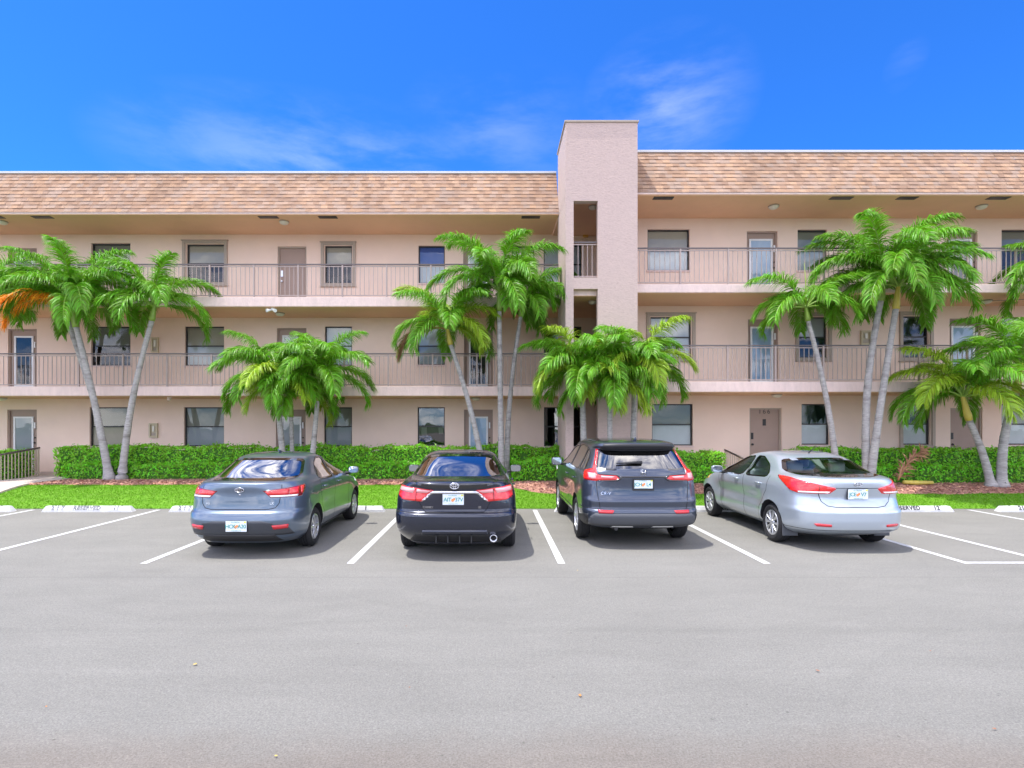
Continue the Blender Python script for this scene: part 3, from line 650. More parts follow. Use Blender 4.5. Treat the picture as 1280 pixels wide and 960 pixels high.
# ---------------------------------------------------------------- palms
def palm(label, base, top, shaft=.55, r0=.12, r1=.075, nf=13, fl=1.7, seed=0, bow=.0, az=None, yellow=.0, shaftm='shaft', specials=(), spear=.7, droop=1.0, up=75, base_h=None, root=None, group='palms planted along the walkway'):
    rnd = random.Random(seed); base = Vector(base); top = Vector(top)
    root = empty('palm_tree', base); tag(root, label, 'palm tree', group)
    b = Vector((0, 0, 0)); t = top-base; side = Vector((-t.z, 0, t.x)).normalized()
    side = Vector((1, 0, 0)) if side.length < .5 else side
    def P(u):
        # trunks here lean out at the foot and straighten towards the crown
        x = t.x*u+bow*math.sin(u*math.pi); return Vector((x, t.y*u, t.z*u))
    mb = MB(); pts = []; rad = []
    n = 44
    for i in range(n+1):
        u = i/n; pts.append(P(u)-Vector((0, 0, .05 if i == 0 else 0)))
        r = .86*(r1+(r0-r1)*(1-u)**1.3)+.07*max(0, 1-u*9)**2
        rad.append(r*(1+(.045 if i % 2 else -.02))+rnd.uniform(-.002, .002))
    mb.tube(pts, rad, 14); mb.build('trunk', M['trunk'], root, smooth=True)
    d = (P(1)-P(.93)).normalized(); d = (d+Vector((0, 0, .6))).normalized()
    c0 = P(1); pts = [c0-d*.03]; rad = [r1*1.0]
    for i in range(1, 9):
        u = i/8; pts.append(c0+d*shaft*u); rad.append(r1*(1.22-.75*u) if u > .12 else r1*1.2)
    mb = MB(); mb.tube(pts, rad, 14); mb.build('crownshaft', M[shaftm], root, smooth=True)
    C = c0+d*shaft*.86
    def frond(azd, e0, e1, L, lm='leaf', rm='rachis', dens=1.0, leaf=.54, tw=0):
        nseg = 20; a = R(azd); hd = Vector((math.cos(a), math.sin(a), 0)); p = Vector(C)+hd*.02; pts = [p.copy()]; T = []
        sway = rnd.uniform(-.35, .35)
        for i in range(nseg):
            u = i/nseg; el = R(e0+(e1-e0)*u**1.15); aa = a+sway*u
            h = Vector((math.cos(aa), math.sin(aa), 0)); tt = h*math.cos(el)+Vector((0, 0, math.sin(el))); T.append(tt); p = p+tt*L/nseg; pts.append(p.copy())
        T.append(T[-1])
        mb = MB(); mb.tube(pts, [.021*(1-.85*i/nseg)+.002 for i in range(nseg+1)], 5, m=1)
        nl = int(150*dens*L/1.8); V = mb.v; Fc = mb.f; Mi = mb.m; roll = rnd.uniform(-.25, .25); sd0 = Vector((-math.sin(a), math.cos(a), 0))
        for sgn in (-1, 1):
            for j in range(nl):
                u = .17+.83*(j+rnd.random()*.8)/nl; k = min(nseg-1, int(u*nseg)); fr = u*nseg-k
                o = pts[k].lerp(pts[k+1], min(1, fr)); tt = T[k]; s = (sd0-tt*sd0.dot(tt)).normalized(); nn = s.cross(tt).normalized()
                if nn.dot(hd)+nn.z < 0 and abs(tt.z) < .99: nn = -nn
                prof = min(1, (u-.05)/.3)**.7*(1-max(0, u-.6)/.46)**.7 if u < 1.04 else .1
                ll = leaf*(.30+.70*max(.05, prof))*rnd.uniform(.82, 1.15)
                lift = rnd.choice((.75, .45, .1))+rnd.uniform(-.15, .15)+roll*sgn
                dr = (s*sgn*.85+tt*(.55+.5*u)+nn*lift).normalized()
                w_ = rnd.uniform(.0075, .0135)
                wd = (dr.cross(nn)+nn*rnd.uniform(-.8, .8)).normalized()
                k0 = len(V); q = o.copy(); dd = dr.copy(); g = rnd.uniform(.36, .66)*droop
                widths = (.5, 1.0, .9, .6, 0); steps = (.0, .26, .27, .25, .22)
                for m_, (ww, st) in enumerate(zip(widths, steps)):
                    q = q+dd*ll*st
                    if m_ < 4: V.append(tuple(q-wd*w_*ww)); V.append(tuple(q+wd*w_*ww))
                    else: V.append(tuple(q))
                    if m_: dd = (dd+Vector((0, 0, -1))*g).normalized()
                Fc += [(k0, k0+1, k0+3, k0+2), (k0+2, k0+3, k0+5, k0+4), (k0+4, k0+5, k0+7, k0+6), (k0+6, k0+7, k0+8)]; Mi += [0, 0, 0, 0]
        o = mb.build('frond', [M[lm], M[rm]], root)
        if lm == 'leafo': o['label'] = 'orange dying frond'
        if lm == 'leafd': o['label'] = 'brown dead frond hanging down'
        return o
    az0 = rnd.uniform(0, 360) if az is None else az
    nf = int(nf*1.3)
    for i in range(nf):
        u = i/(nf-1); azd = az0+i*137.5+rnd.uniform(-14, 14)
        e0 = up+6-(up-8)*u**1.2+rnd.uniform(-5, 5); e1 = max(e0-(85+62*u)+rnd.uniform(-16, 10), -89)
        L = fl*(1.02-.16*u)*rnd.uniform(.9, 1.1)
        lm = 'leafy' if rnd.random() < yellow else 'leaf'
        frond(azd, e0, e1, L, lm)
    for (azd, e0, e1, L, lm) in specials:
        frond(azd, e0, e1, L, lm, {'leafo': 'rachiso', 'leafd': 'rachisd'}.get(lm, 'rachis'))
    if spear:
        mb = MB(); mb.tube([C, C+Vector((rnd.uniform(-.03, .03), 0, spear*.5)), C+Vector((rnd.uniform(-.08, .08), 0, spear))], [.016, .014, .003], 6)
        mb.build('spear_leaf', M['leafy'], root, smooth=True)
    return root
def ptz(px, py, d): return at(px, py, d)
def base(px, d): return Vector((X(px, d), d, gz(d)+.03))
# left pair and the one behind it
palm('tall palm left of the forked pair, leaning left with an orange dying frond', base(137, 16.0), ptz(95, 408, 15.9), .75, .125, .085, 13, 2.15, 11, bow=.05, specials=[(222, 24, -86, 2.3, 'leafo'),(212, 20, -88, 1.9, 'leafo'), (150, 70, 0, 1.5, 'leaf')], spear=0, az=20)
palm('palm whose leaning trunk rises behind the tall palm at the far left', base(138, 16.16), ptz(84, 400, 16.3), .6, .10, .08, 11, 1.95, 12, bow=.13, spear=0, az=100)
palm('slim palm leaning right out of the forked pair near the path', base(152, 16.05), ptz(190, 400, 16.0), .45, .12, .075, 10, 2.0, 13, bow=-.12, spear=0, az=190, up=84)
palm('palm crown spilling in past the left edge of the photo', base(-45, 16.2), ptz(-18, 390, 16.2), .6, .12, .08, 11, 2.0, 19, spear=0, az=0)
# short cluster behind the blue grey sedan
palm('short bushy palm over the blue grey sedan, leftmost of three', base(356, 16.0), ptz(347, 500, 16.0), .6, .11, .085, 16, 2.1, 21, yellow=.25, spear=0, az=200)
palm('short palm with the slimmest trunk, middle of three over the blue grey sedan', base(366, 16.3), ptz(364, 520, 16.3), .65, .08, .065, 11, 1.8, 22, yellow=.4, spear=0, az=60)
palm('short palm on the right of the three over the blue grey sedan', base(388, 16.1), ptz(397, 500, 16.0), .7, .11, .07, 12, 2.0, 23, spear=0, az=10)
# centre group
palm('palm leaning left behind the black sedan with a brown dead frond', base(606, 15.9), ptz(563, 430, 15.9), .5, .105, .07, 11, 1.9, 31, bow=.1, yellow=.25, shaftm='shafty', specials=[(185, 12, -86, 1.75, 'leafd'), (172, 10, -80, 1.7, 'leaf'), (5, 5, -85, 1.2, 'leafy')], spear=0, az=30)
palm('tallest straight palm in the middle, between the black sedan and the stair tower', base(627, 15.9), ptz(624, 388, 15.8), .65, .11, .075, 13, 2.35, 32, spear=.9, az=150, up=82)
palm('slender palm just left of the stair tower with its crown against the tower edge', base(633, 16.2), ptz(651, 395, 16.2), .45, .10, .065, 11, 1.8, 33, bow=-.1, spear=.3, az=75)
# tower cluster behind the crossover
palm('short palm in front of the stair tower opening, left of the cluster behind the crossover', base(731, 14.9), ptz(728, 494, 14.9), .65, .11, .085, 16, 1.9, 41, yellow=.2, spear=0, az=80, specials=[(265, 0, -88, 1.15, 'leafy')])
palm('short palm with the light green crownshaft in the middle of the cluster behind the crossover', base(763, 14.7), ptz(762, 505, 14.7), .6, .09, .075, 15, 1.85, 42, yellow=.3, spear=0, az=0, specials=[(275, -5, -88, 1.1, 'leafy'), (260, 50, -30, 1.3, 'leafy')])
palm('short palm on the right of the cluster behind the crossover', base(790, 14.9), ptz(793, 492, 14.9), .65, .10, .08, 15, 1.9, 43, yellow=.15, spear=0, az=310)
# right of the silver sedan
palm('small crowned palm with a thin trunk leaning left over the silver sedan', base(1048, 15.0), ptz(1010, 400, 15.0), .4, .10, .065, 9, 1.7, 51, bow=.1, spear=1.2, az=200, up=55)
palm('tall double palm right of the silver sedan, the one with the greener upright crown', base(1084, 14.9), ptz(1101, 375, 14.8), .65, .125, .085, 13, 2.35, 52, bow=-.18, spear=1.0, az=170, up=80)
palm('tall double palm right of the silver sedan, the one with the yellow crownshaft', base(1087, 14.75), ptz(1120, 385, 14.6), .65, .12, .08, 14, 2.3, 53, bow=-.02, shaftm='shafty', spear=0, az=0, up=65)
palm('short palm curving left from the mulch at the right, with a golden crownshaft', base(1239, 14.6), ptz(1211, 524, 14.5), .7, .12, .08, 13, 2.1, 61, bow=.06, shaftm='shafty', yellow=.15, spear=0, az=190)
palm('short palm with a thick pale trunk at the right edge of the mulch bed', base(1252, 14.55), ptz(1270, 490, 14.4), .75, .14, .09, 13, 2.1, 62, bow=-.12, shaftm='shafty', yellow=.1, spear=0, az=40)
palm('tall palm standing just outside the right edge with one frond hanging into view', base(1345, 15.2), ptz(1335, 380, 15.2), .7, .13, .09, 12, 2.0, 63, spear=0, az=30, specials=[(182, 55, -75, 2.1, 'leaf')])
# ---------------------------------------------------------------- hedges
def hedge(label, x0, x1, y0, y1, zt, seed, light=False, dens=560):
    rnd = random.Random(seed); zb = gz((y0+y1)/2)-.02; H2 = zt-zb
    root = empty('hedge', ((x0+x1)/2, (y0+y1)/2, zb)); tag(root, label, 'hedge', 'clipped hedges along the ground floor')
    def wob(x): return .035*math.sin(x*2.3+seed)+.03*math.sin(x*6.1+seed*2)+.02*math.sin(x*13.7)
    cx, cy = (x0+x1)/2, (y0+y1)/2
    mb = MB(); n = max(4, int((x1-x0)/.3)); e = .09
    for i in range(n):
        xa = x0+e+(x1-x0-2*e)*i/n; xb = x0+e+(x1-x0-2*e)*(i+1)/n; za, zc = zt-.1+wob(xa), zt-.1+wob(xb)
        ya, yc = y0+.09+wob(xa*1.3), y0+.09+wob(xb*1.3)
        mb.poly([(xa-cx, ya-cy+.05, .04), (xb-cx, yc-cy+.05, .04), (xb-cx, yc-cy, zc-zb), (xa-cx, ya-cy, za-zb)])
        mb.poly([(xa-cx, ya-cy, za-zb), (xb-cx, yc-cy, zc-zb), (xb-cx, y1-.05-cy, zc-zb), (xa-cx, y1-.05-cy, za-zb)])
    for x in (x0+e, x1-e):
        mb.poly([(x-cx, y0+.1-cy, 0), (x-cx, y0+.1-cy, zt-.1-zb), (x-cx, y1-.05-cy, zt-.1-zb), (x-cx, y1-.05-cy, 0)])
    mb.build('twigs', M['hcore'], root)
    v = []; f = []
    A = [((x1-x0)*H2, 0), ((x1-x0)*(y1-y0), 1), ((y1-y0)*H2*1.2, 2), ((y1-y0)*H2*1.2, 3)]
    for area, side in A:
        for i in range(int(area*dens)):
            if side == 0: x = rnd.uniform(x0, x1); z = zb+H2*rnd.random()**.8; y = y0+abs(rnd.gauss(0, .05)); nrm = Vector((rnd.gauss(0,.6), -1, rnd.gauss(.35,.6)))
            elif side == 1: x = rnd.uniform(x0, x1); y = rnd.uniform(y0, y1); z = zt-abs(rnd.gauss(0, .04)); nrm = Vector((rnd.gauss(0,.6), rnd.gauss(-.3,.6), 1))
            else: x = (x0 if side == 2 else x1); y = rnd.uniform(y0, y1); z = zb+H2*rnd.random(); nrm = Vector((-1 if side == 2 else 1, rnd.gauss(0,.6), rnd.gauss(.3,.6))); x -= nrm.x*abs(rnd.gauss(0,.06))
            z += wob(x)*(z-zb)/H2; y += wob(x*1.3)
            if side == 1 and rnd.random() < .06: z += rnd.uniform(.02, .09)
            # thinner near the ground
            if side != 1 and (z-zb) < .12 and rnd.random() < .5: continue
            nrm.normalize(); a = rnd.uniform(0, 6.28); t = nrm.orthogonal().normalized(); t = Matrix.Rotation(a, 3, nrm) @ t
            t = (t+Vector((0, 0, .5))).normalized(); b2 = nrm.cross(t).normalized(); l = rnd.uniform(.028, .055); ww = l*rnd.uniform(.42, .6); p = Vector((x-cx, y-cy, z-zb))
            k = len(v); v += [tuple(p-t*l), tuple(p+b2*ww-nrm*.008), tuple(p+t*l), tuple(p-b2*ww-nrm*.008)]; f.append((k, k+1, k+2)); f.append((k, k+2, k+3))
    me = bpy.data.meshes.new('foliage'); me.from_pydata(v, [], f); me.materials.append(M['hleaf2' if light else 'hleaf']); o = bpy.data.objects.new('foliage', me); col.objects.link(o); o.parent = root
hedge('long back row of pale clipped hedge left of the stair tower', X(77, 16.9), X(700, 16.9), 16.6, 17.3, 1.33, 1, True)
hedge('long darker front row of hedge from the path to the centre palms', X(78, 16.15), X(640, 16.2), 16.12, 16.75, .86, 2)
hedge('low bushy hedge between the centre palms and the crossover', X(640, 15.6), X(735, 15.6), 15.55, 16.5, 1.02, 3)
hedge('hedge block between the crossover and the silver sedan', X(800, 15.3), X(900, 15.6), 15.2, 16.4, 1.22, 4, True)
hedge('front row of hedge between the crossover and the silver sedan', X(800, 14.9), X(892, 14.9), 14.85, 15.35, .80, 14)
hedge('back row of pale hedge right of the silver sedan', X(988, 15.9), X(1320, 15.9), 15.6, 16.3, 1.30, 5, True)
hedge('darker front row of hedge behind the right hand palms', X(1040, 15.1), X(1330, 15.1), 15.05, 15.65, .88, 6)
hedge('hedge corner behind the ramp railing at the left edge', -17.5, -13.95, 15.7, 17.1, 1.22, 7, True)
# ---------------------------------------------------------------- ramp railings
def ramp_rail(label, x, ya, yb, za, zb):
    root = empty('ramp_railing', (x, ya, gz(ya)+.05)); tag(root, label, 'railing', 'railings along the entrance paths'); o0 = Vector(root.location)
    def loc(y, z): return (0, y-o0.y, z-o0.z)
    def zt(y): return za+(zb-za)*(y-ya)/(yb-ya)
    mb = MB(); mb.tube([loc(ya, zt(ya)), loc(yb+.05, zt(yb+.05))], .028, 10); mb.build('handrail', M['handrail'], root, smooth=True)
    mb = MB(); mb.tube([loc(ya, zt(ya)-.82), loc(yb, zt(yb)-.82)], .018, 8); mb.build('bottom_rail', M['tanrail'], root)
    n = int((yb-ya)/.115)
    for k in range(n+1):
        y = ya+(yb-ya)*k/n; post = k % 12 == 0 or k == n
        mb = MB(); r = .022 if post else .010
        a = loc(y, zt(y)-.82 if not post else gz(y)+.04); b = loc(y, zt(y)-.02); mb.box((a[0]-r, a[1]-r, a[2]), (b[0]+r, b[1]+r, b[2])); mb.build('post' if post else 'picket', M['tanrail'], root)
M['tanrail'] = mat('tan_rail_paint', (.50,.41,.30), .5)
ramp_rail('taupe railing with a dark handrail beside the concrete path at the left edge', -13.8, 14.2, 17.0, .98, 1.27)
ramp_rail('dark railing glimpsed over the roof of the silver sedan beside the hedge', 6.9, 14.2, 16.6, .86, 1.22)
# ---------------------------------------------------------------- litter
def fallen():
    p = base(1125, 14.75); root = empty('fallen_frond', p); tag(root, 'dead brown palm frond with a yellow sheath lying in the mulch beside the silver sedan', 'palm frond')
    rnd = random.Random(9); mb = MB()
    pts = [Vector((-.05, 0, .12)), Vector((.12, .08, .35)), Vector((.35, .15, .62)), Vector((.62, .25, .80)), Vector((.85, .3, .86))]
    mb.tube(pts, [.028, .022, .016, .01, .004], 6); mb.build('rachis', M['rachisd'], root, smooth=True)
    mb = MB()
    for k in range(90):
        u = rnd.uniform(.15, 3.9); i = int(u); a = pts[i].lerp(pts[i+1], u-i); t = (pts[i+1]-pts[i]).normalized(); s = Vector((rnd.uniform(-1,1), rnd.uniform(-.6,.4), rnd.uniform(-.7,.9))).normalized()
        d = (t*.9+s*.8).normalized(); l = rnd.uniform(.2, .42); w_ = d.cross(Vector((rnd.random(), 1, rnd.random()))).normalized()*.02
        m_ = a+d*l*.5; e = a+d*l+Vector((0, 0, -.06))
        mb.poly([a-w_*.5, a+w_*.5, m_+w_, m_-w_]); mb.poly([m_-w_, m_+w_, e])
    mb.build('leaflets', M['leafd'], root)
    mb = MB(); mb.tube([(.05, -.05, .07), (.35, -.08, .06), (.78, -.1, .065)], [.05, .06, .045], 12); mb.build('sheath', M['shafty'], root, smooth=True)
fallen()
def leaf(x, y, s, m, lab, a):
    mb = MB(); n = 8; pts = [(math.cos(6.283*i/n)*s*(1 if i % 2 else .75), math.sin(6.283*i/n)*s*.55, .006+abs(math.sin(i*1.7))*s*.35) for i in range(n)]
    for i in range(n): mb.poly([(0, 0, .012+s*.1), pts[i], pts[(i+1) % n]])
    o = mb.build('fallen_leaf', M[m]); o.location = (x, y, .004); o.rotation_euler = (0, 0, a); tag(o, lab, 'leaf', 'dry leaves on the asphalt')
M['lyel'] = mat('leaf_yellow', (.55,.40,.08), .7); M['lbrn'] = mat('leaf_brown', (.28,.12,.06), .7); M['lor'] = mat('leaf_orange', (.55,.22,.05), .7)
for px, py, s, m, lab in ((244,832,.045,'lyel','yellowish dry leaf on the asphalt at the lower left'), (725,871,.04,'lor','small orange leaf on the asphalt below the middle'), (1022,840,.038,'lbrn','thin brown leaf on the asphalt at the lower right'), (345,947,.025,'lyel','tiny yellow leaf near the bottom edge'), (836,722,.02,'lbrn','tiny leaf scrap on the asphalt below the crossover'), (512,861,.02,'lbrn','reddish leaf scrap on the asphalt left of the middle'), (58,885,.02,'lor','orange leaf scrap near the left edge'), (1163,815,.022,'lbrn','brown leaf scrap on the asphalt at the right'), (508,784,.02,'lbrn','brown leaf scrap below the black sedan'), (1243,913,.03,'lbrn','brown leaf in the lower right corner'), (722,714,.022,'lyel','yellow leaf scrap below the crossover rear wheel')):
    d = H*F/(py-532); leaf(X(px, d), d, s*.45, m, lab, px*.7)
def spot():
    p = base(1254, 14.45); root = empty('garden_light', p); tag(root, 'small black garden spotlight at the foot of the rightmost short palm', 'garden light')
    mb = MB(); mb.tube([(0, 0, 0), (0, 0, .06)], .01, 8); mb.build('stake', M['black'], root)
    mb = MB(); mb.tube([(-.03, .02, .05), (.04, -.02, .12)], [.03, .04], 12); mb.build('lamp_head', M['black'], root, smooth=True)
spot()
# ---------------------------------------------------------------- cars
def paint(name, c, metal=.55, rough=.32, coat=1):
    m = mat(name, c, rough, metal=metal, coat=coat); b = m.node_tree.nodes['Principled BSDF']; b.inputs['Coat Roughness'].default_value = .02
    return m
cglass = glass('car_glass_dark', (.13,.14,.15), 3.8, 0, 1.5, .0)
cglass_l = glass('car_glass_light', (.74,.84,.82), .9, 0, 1.5, .0)
def pinterp(keys, z, idx):
    ks = keys; n = len(ks)
    if z <= ks[0][0]: return ks[0][idx]
    if z >= ks[-1][0]: return ks[-1][idx]
    i = 0
    while z > ks[i+1][0]: i += 1
    def sl(j): return (ks[j+1][idx]-ks[j][idx])/(ks[j+1][0]-ks[j][0])
    h = ks[i+1][0]-ks[i][0]; t = (z-ks[i][0])/h; d = sl(i)
    def tang(j):
        if j == 0: return sl(0)
        if j == n-1: return sl(n-2)
        a, b = sl(j-1), sl(j)
        if a*b <= 0: return 0
        return 2*a*b/(a+b)
    m0, m1 = tang(i)*h, tang(i+1)*h; p0, p1 = ks[i][idx], ks[i+1][idx]
    return p0*(2*t**3-3*t*t+1)+m0*(t**3-2*t*t+t)+p1*(-2*t**3+3*t*t)+m1*(t**3-t*t)
NQ = 26
class Shell:
    # plan outline at each height: half width hw, rear/front y, nose lengths and corner exponent
    def __init__(s, keys): s.k = keys; s.cache = {}
    def half(s, z, inset=0):
        # half ring (x >= 0) from rear centre round the side to the front centre
        key = (round(z, 4), inset)
        if key in s.cache: return s.cache[key]
        yr, yf, hw, br, bf, n = (pinterp(s.k, z, i) for i in range(1, 7))
        yr += inset; yf -= inset; hw -= inset
        L_ = max(.02, yf-yr); f = min(1, L_*.98/(br+bf)); br *= f; bf *= f; pts = []
        for i in range(NQ+1):
            a = math.pi/2*i/NQ; c, d = abs(math.sin(a)), abs(math.cos(a))
            pts.append((hw*c**(2/n), yr+br-br*d**(2/n)))
        ns = 26
        for i in range(1, ns): pts.append((hw, yr+br+(yf-bf-yr-br)*i/ns))
        for i in range(NQ+1):
            a = math.pi/2*(1-i/NQ); c, d = abs(math.sin(a)), abs(math.cos(a))
            pts.append((hw*max(0, c)**(2/n), yf-bf+bf*max(0, d)**(2/n)))
        s.cache[key] = pts; return pts
    def mesh(s, zs, inset=0, mats=None, name='body', flare=None, pinch=None):
        v = []; f = []; h0 = s.half(zs[0], inset); m = len(h0); ring = 2*m-2
        for z in zs:
            h = s.half(z, inset)
            for (x, y) in h: v.append(s.adj(x, y, z, inset))
            for (x, y) in h[-2:0:-1]: v.append(s.adj(-x, y, z, inset))
        for i in range(len(zs)-1):
            for j in range(ring): f.append((i*ring+j, i*ring+(j+1) % ring, (i+1)*ring+(j+1) % ring, (i+1)*ring+j))
        f.append(tuple(range(ring))[::-1]); e = (len(zs)-1)*ring; f.append(tuple(e+j for j in range(ring)))
        me = bpy.data.meshes.new(name); me.from_pydata(v, [], f); me.update()
        bm = bmesh.new(); bm.from_mesh(me); bmesh.ops.remove_doubles(bm, verts=bm.verts, dist=1e-5); bmesh.ops.recalc_face_normals(bm, faces=bm.faces); bm.to_mesh(me); bm.free()
        return me
    flare_c = ()
    def adj(s, x, y, z, inset=0):
        if inset: return (x, y, z)
        # fender flares around the wheel centres and a waist crease
        sg = 1 if x >= 0 else -1; ax = abs(x)
        for (yc, zc, r, amt) in s.flare_c:
            d = math.hypot(y-yc, z-zc)
            if d < r+.22: ax += amt*max(0, 1-abs(d-r)/.22)**2 * (1 if ax > .6 else 0)
        # shoulder scoop on the doors
        if ax > .72 and s.scoop:
            y0, y1, zc, dz, amt = s.scoop
            if y0 < y < y1:
                u = (y-y0)/(y1-y0); ax -= amt*math.exp(-((z-zc)/dz)**2)*min(1, 8*u*(1-u))
        return (sg*ax, y, z)
    scoop = None
    def uz(s, u, z, off=0):
        # point at arc distance u from the rear centre line at height z, pushed out by off
        h = s.half(z); sg = 1 if u >= 0 else -1; r = abs(u); acc = 0; i = 0
        for i in range(len(h)-1):
            dd = math.hypot(h[i+1][0]-h[i][0], h[i+1][1]-h[i][1])
            if acc+dd >= r or i == len(h)-2: break
            acc += dd
        t = (r-acc)/dd if dd else 0; x = h[i][0]+(h[i+1][0]-h[i][0])*t; y = h[i][1]+(h[i+1][1]-h[i][1])*t
        tx, ty = h[i+1][0]-h[i][0], h[i+1][1]-h[i][1]; l = math.hypot(tx, ty) or 1; nx, ny = ty/l, -tx/l
        px, py, pz = s.adj(x, y, z); return Vector((sg*(px+nx*off), py+ny*off, pz))
def grid_poly(poly, step):
    bm = bmesh.new(); vs = [bm.verts.new((a, b, 0)) for a, b in poly]; bm.faces.new(vs)
    x0, x1 = min(p[0] for p in poly), max(p[0] for p in poly); y0, y1 = min(p[1] for p in poly), max(p[1] for p in poly)
    for ax, lo, hi in ((0, x0, x1), (1, y0, y1)):
        n = int((hi-lo)/step)
        for i in range(1, n+1):
            c = lo+(hi-lo)*i/(n+1); co = (c, 0, 0) if ax == 0 else (0, c, 0); no = (1, 0, 0) if ax == 0 else (0, 1, 0)
            bmesh.ops.bisect_plane(bm, geom=bm.verts[:]+bm.edges[:]+bm.faces[:], plane_co=co, plane_no=no)
    bm.faces.ensure_lookup_table(); bmesh.ops.triangulate(bm, faces=[f for f in bm.faces if len(f.verts) > 4])
    return bm
def smooth_poly(p, it=2):
    for _ in range(it):
        q = []
        for i in range(len(p)):
            a, b = p[i], p[(i+1) % len(p)]
            q += [(a[0]*.9+b[0]*.1, a[1]*.9+b[1]*.1), (a[0]*.1+b[0]*.9, a[1]*.1+b[1]*.9)]
        p = q
    return p
class Car:
    def __init__(s, label, cat, loc, keys, body_m, L_, axles, wr, track, **k):
        s.root = empty(k.get('name', 'parked_car'), loc); tag(s.root, label, cat, 'cars parked nose in below the palms')
        s.sh = Shell(keys); s.sh.flare_c = [(a, wr, wr+.06, k.get('flare', .02)) for a in axles]; s.sh.scoop = k.get('scoop')
        s.bm_ = body_m; s.wr = wr; s.axles = axles; s.track = track; s.L = L_; s.k = k; s.keys = keys
        s.ztop = keys[-1][0]; s.z0 = keys[0][0]
    def patch(s, name, poly, m, off=.006, step=.04, thick=.02, parent=None, label=None, smooth=True, mirror=False, rnd=0):
        if rnd: poly = smooth_poly(poly, rnd)
        def one(poly):
            bm = grid_poly(poly, step)
            for v in bm.verts: v.co = s.sh.uz(v.co.x, v.co.y, off)
            return s._finish(bm, name, m, thick, parent, label, 'n')
        o = one(poly)
        if mirror: one([(-a, b) for a, b in poly])
        return o
    def _finish(s, bm, name, m, thick, parent, label, mode):
        # skirt the rim back into the body so the piece has real thickness
        rim = [e for e in bm.edges if len(e.link_faces) == 1]
        if mode == 'p':
            inner = [v for v in bm.verts if not any(len(e.link_faces) == 1 for e in v.link_edges)]
            for _ in range(6): bmesh.ops.smooth_vert(bm, verts=inner, factor=.5, use_axis_x=True, use_axis_y=True, use_axis_z=True)
        for f in bm.faces: f.smooth = True
        bmesh.ops.recalc_face_normals(bm, faces=bm.faces)
        c = sum((v.co for v in bm.verts), Vector())/len(bm.verts); bm.normal_update()
        av = sum((f.normal*f.calc_area() for f in bm.faces), Vector())
        ctr = Vector((0, s.L/2, .8))
        if av.dot(c-ctr) < 0: bmesh.ops.reverse_faces(bm, faces=bm.faces); av = -av
        if thick:
            r = bmesh.ops.extrude_edge_only(bm, edges=rim)
            nv = [g for g in r['geom'] if isinstance(g, bmesh.types.BMVert)]
            for v in nv: v.co -= av.normalized()*thick
        me = bpy.data.meshes.new(name); bm.to_mesh(me); bm.free(); me.materials.append(m)
        o = bpy.data.objects.new(name, me); col.objects.link(o); o.parent = parent or s.root
        if label: o['label'] = label
        return o
    def proj(s, poly, side, step=.06, off=.0):
        # side: 'R','L' (poly in y,z) or 'B','F' (poly in x,z); ray cast to the untouched shell
        bm = grid_poly(poly, step)
        for v in bm.verts:
            a, b = v.co.x, v.co.y
            if side in 'RL':
                sg = 1 if side == 'R' else -1; o = Vector((sg*2, a, b)); d = Vector((-sg, 0, 0))
            else:
                sg = -1 if side == 'B' else 1; o = Vector((a, -1 if side == 'B' else s.L+1, b)); d = Vector((0, -sg, 0))
            h = s.bvh.ray_cast(o, d)
            v.co = (h[0]-d*off) if h[0] else Vector((0, 0, 0))
        return bm
    def prism(s, poly, side, depth):
        mb = MB(); n = len(poly)
        def P(a, b, t):
            return {'R': (t, a, b), 'L': (-t, a, b), 'B': (a, t, b), 'F': (a, t, b)}[side]
        t0, t1 = depth; A = [P(a, b, t0) for a, b in poly]; B = [P(a, b, t1) for a, b in poly]
        mb.v = A+B; mb.f = [tuple(range(n)), tuple(range(n, 2*n))[::-1]]+[(i, i+n, (i+1) % n+n, (i+1) % n) for i in range(n)]; mb.m = [0]*len(mb.f)
        o = mb.build('cut', M['gap'], fix=True); return o
    def build(s, glassm, side_w, rear_w, front_w, seatm):
        nz_ = 84; zs = [s.z0+(s.ztop-s.z0)*(1-(1-i/nz_)**1.25) for i in range(nz_+1)]
        me = s.sh.mesh(zs); me.materials.append(s.bm_); me.materials.append(M['gap'])
        me.polygons.foreach_set('use_smooth', [True]*len(me.polygons))
        bmm = bmesh.new(); bmm.from_mesh(me); s.bvh = BVHTree.FromBMesh(bmm); bmm.free()
        body = bpy.data.objects.new('body', me); col.objects.link(body); s.body = body
        cuts = []
        # wheel wells
        for y in s.axles:
            for sg in (-1, 1):
                mb = MB(); r = s.wr+.055; k = 40; n0 = 0
                x0, x1 = sg*(s.track/2-.26), sg*1.3
                for x in (x0, x1):
                    for j in range(k): mb.v.append((x, y+r*math.cos(6.28318*j/k), s.wr+.01+r*math.sin(6.28318*j/k)))
                mb.f = [tuple(range(k)), tuple(range(k, 2*k))]+[(j, (j+1) % k, k+(j+1) % k, k+j) for j in range(k)]; mb.m = [0]*len(mb.f)
                cuts.append(mb.build('cut', M['gap'], fix=True))
        # cabin
        cz0, cz1 = s.k['cabin']
        cm = s.sh.mesh([cz0+(cz1-cz0)*i/14 for i in range(15)], .055, name='cut')
        bmc = bmesh.new(); bmc.from_mesh(cm)
        ya, yb = s.k['cabin_y']
        for co, no in (((0, ya, 0), (0, -1, 0)), ((0, yb, 0), (0, 1, 0))):
            bmesh.ops.bisect_plane(bmc, geom=bmc.verts[:]+bmc.edges[:]+bmc.faces[:], plane_co=co, plane_no=no, clear_outer=True)
            bmesh.ops.edgeloop_fill(bmc, edges=[e for e in bmc.edges if len(e.link_faces) == 1])
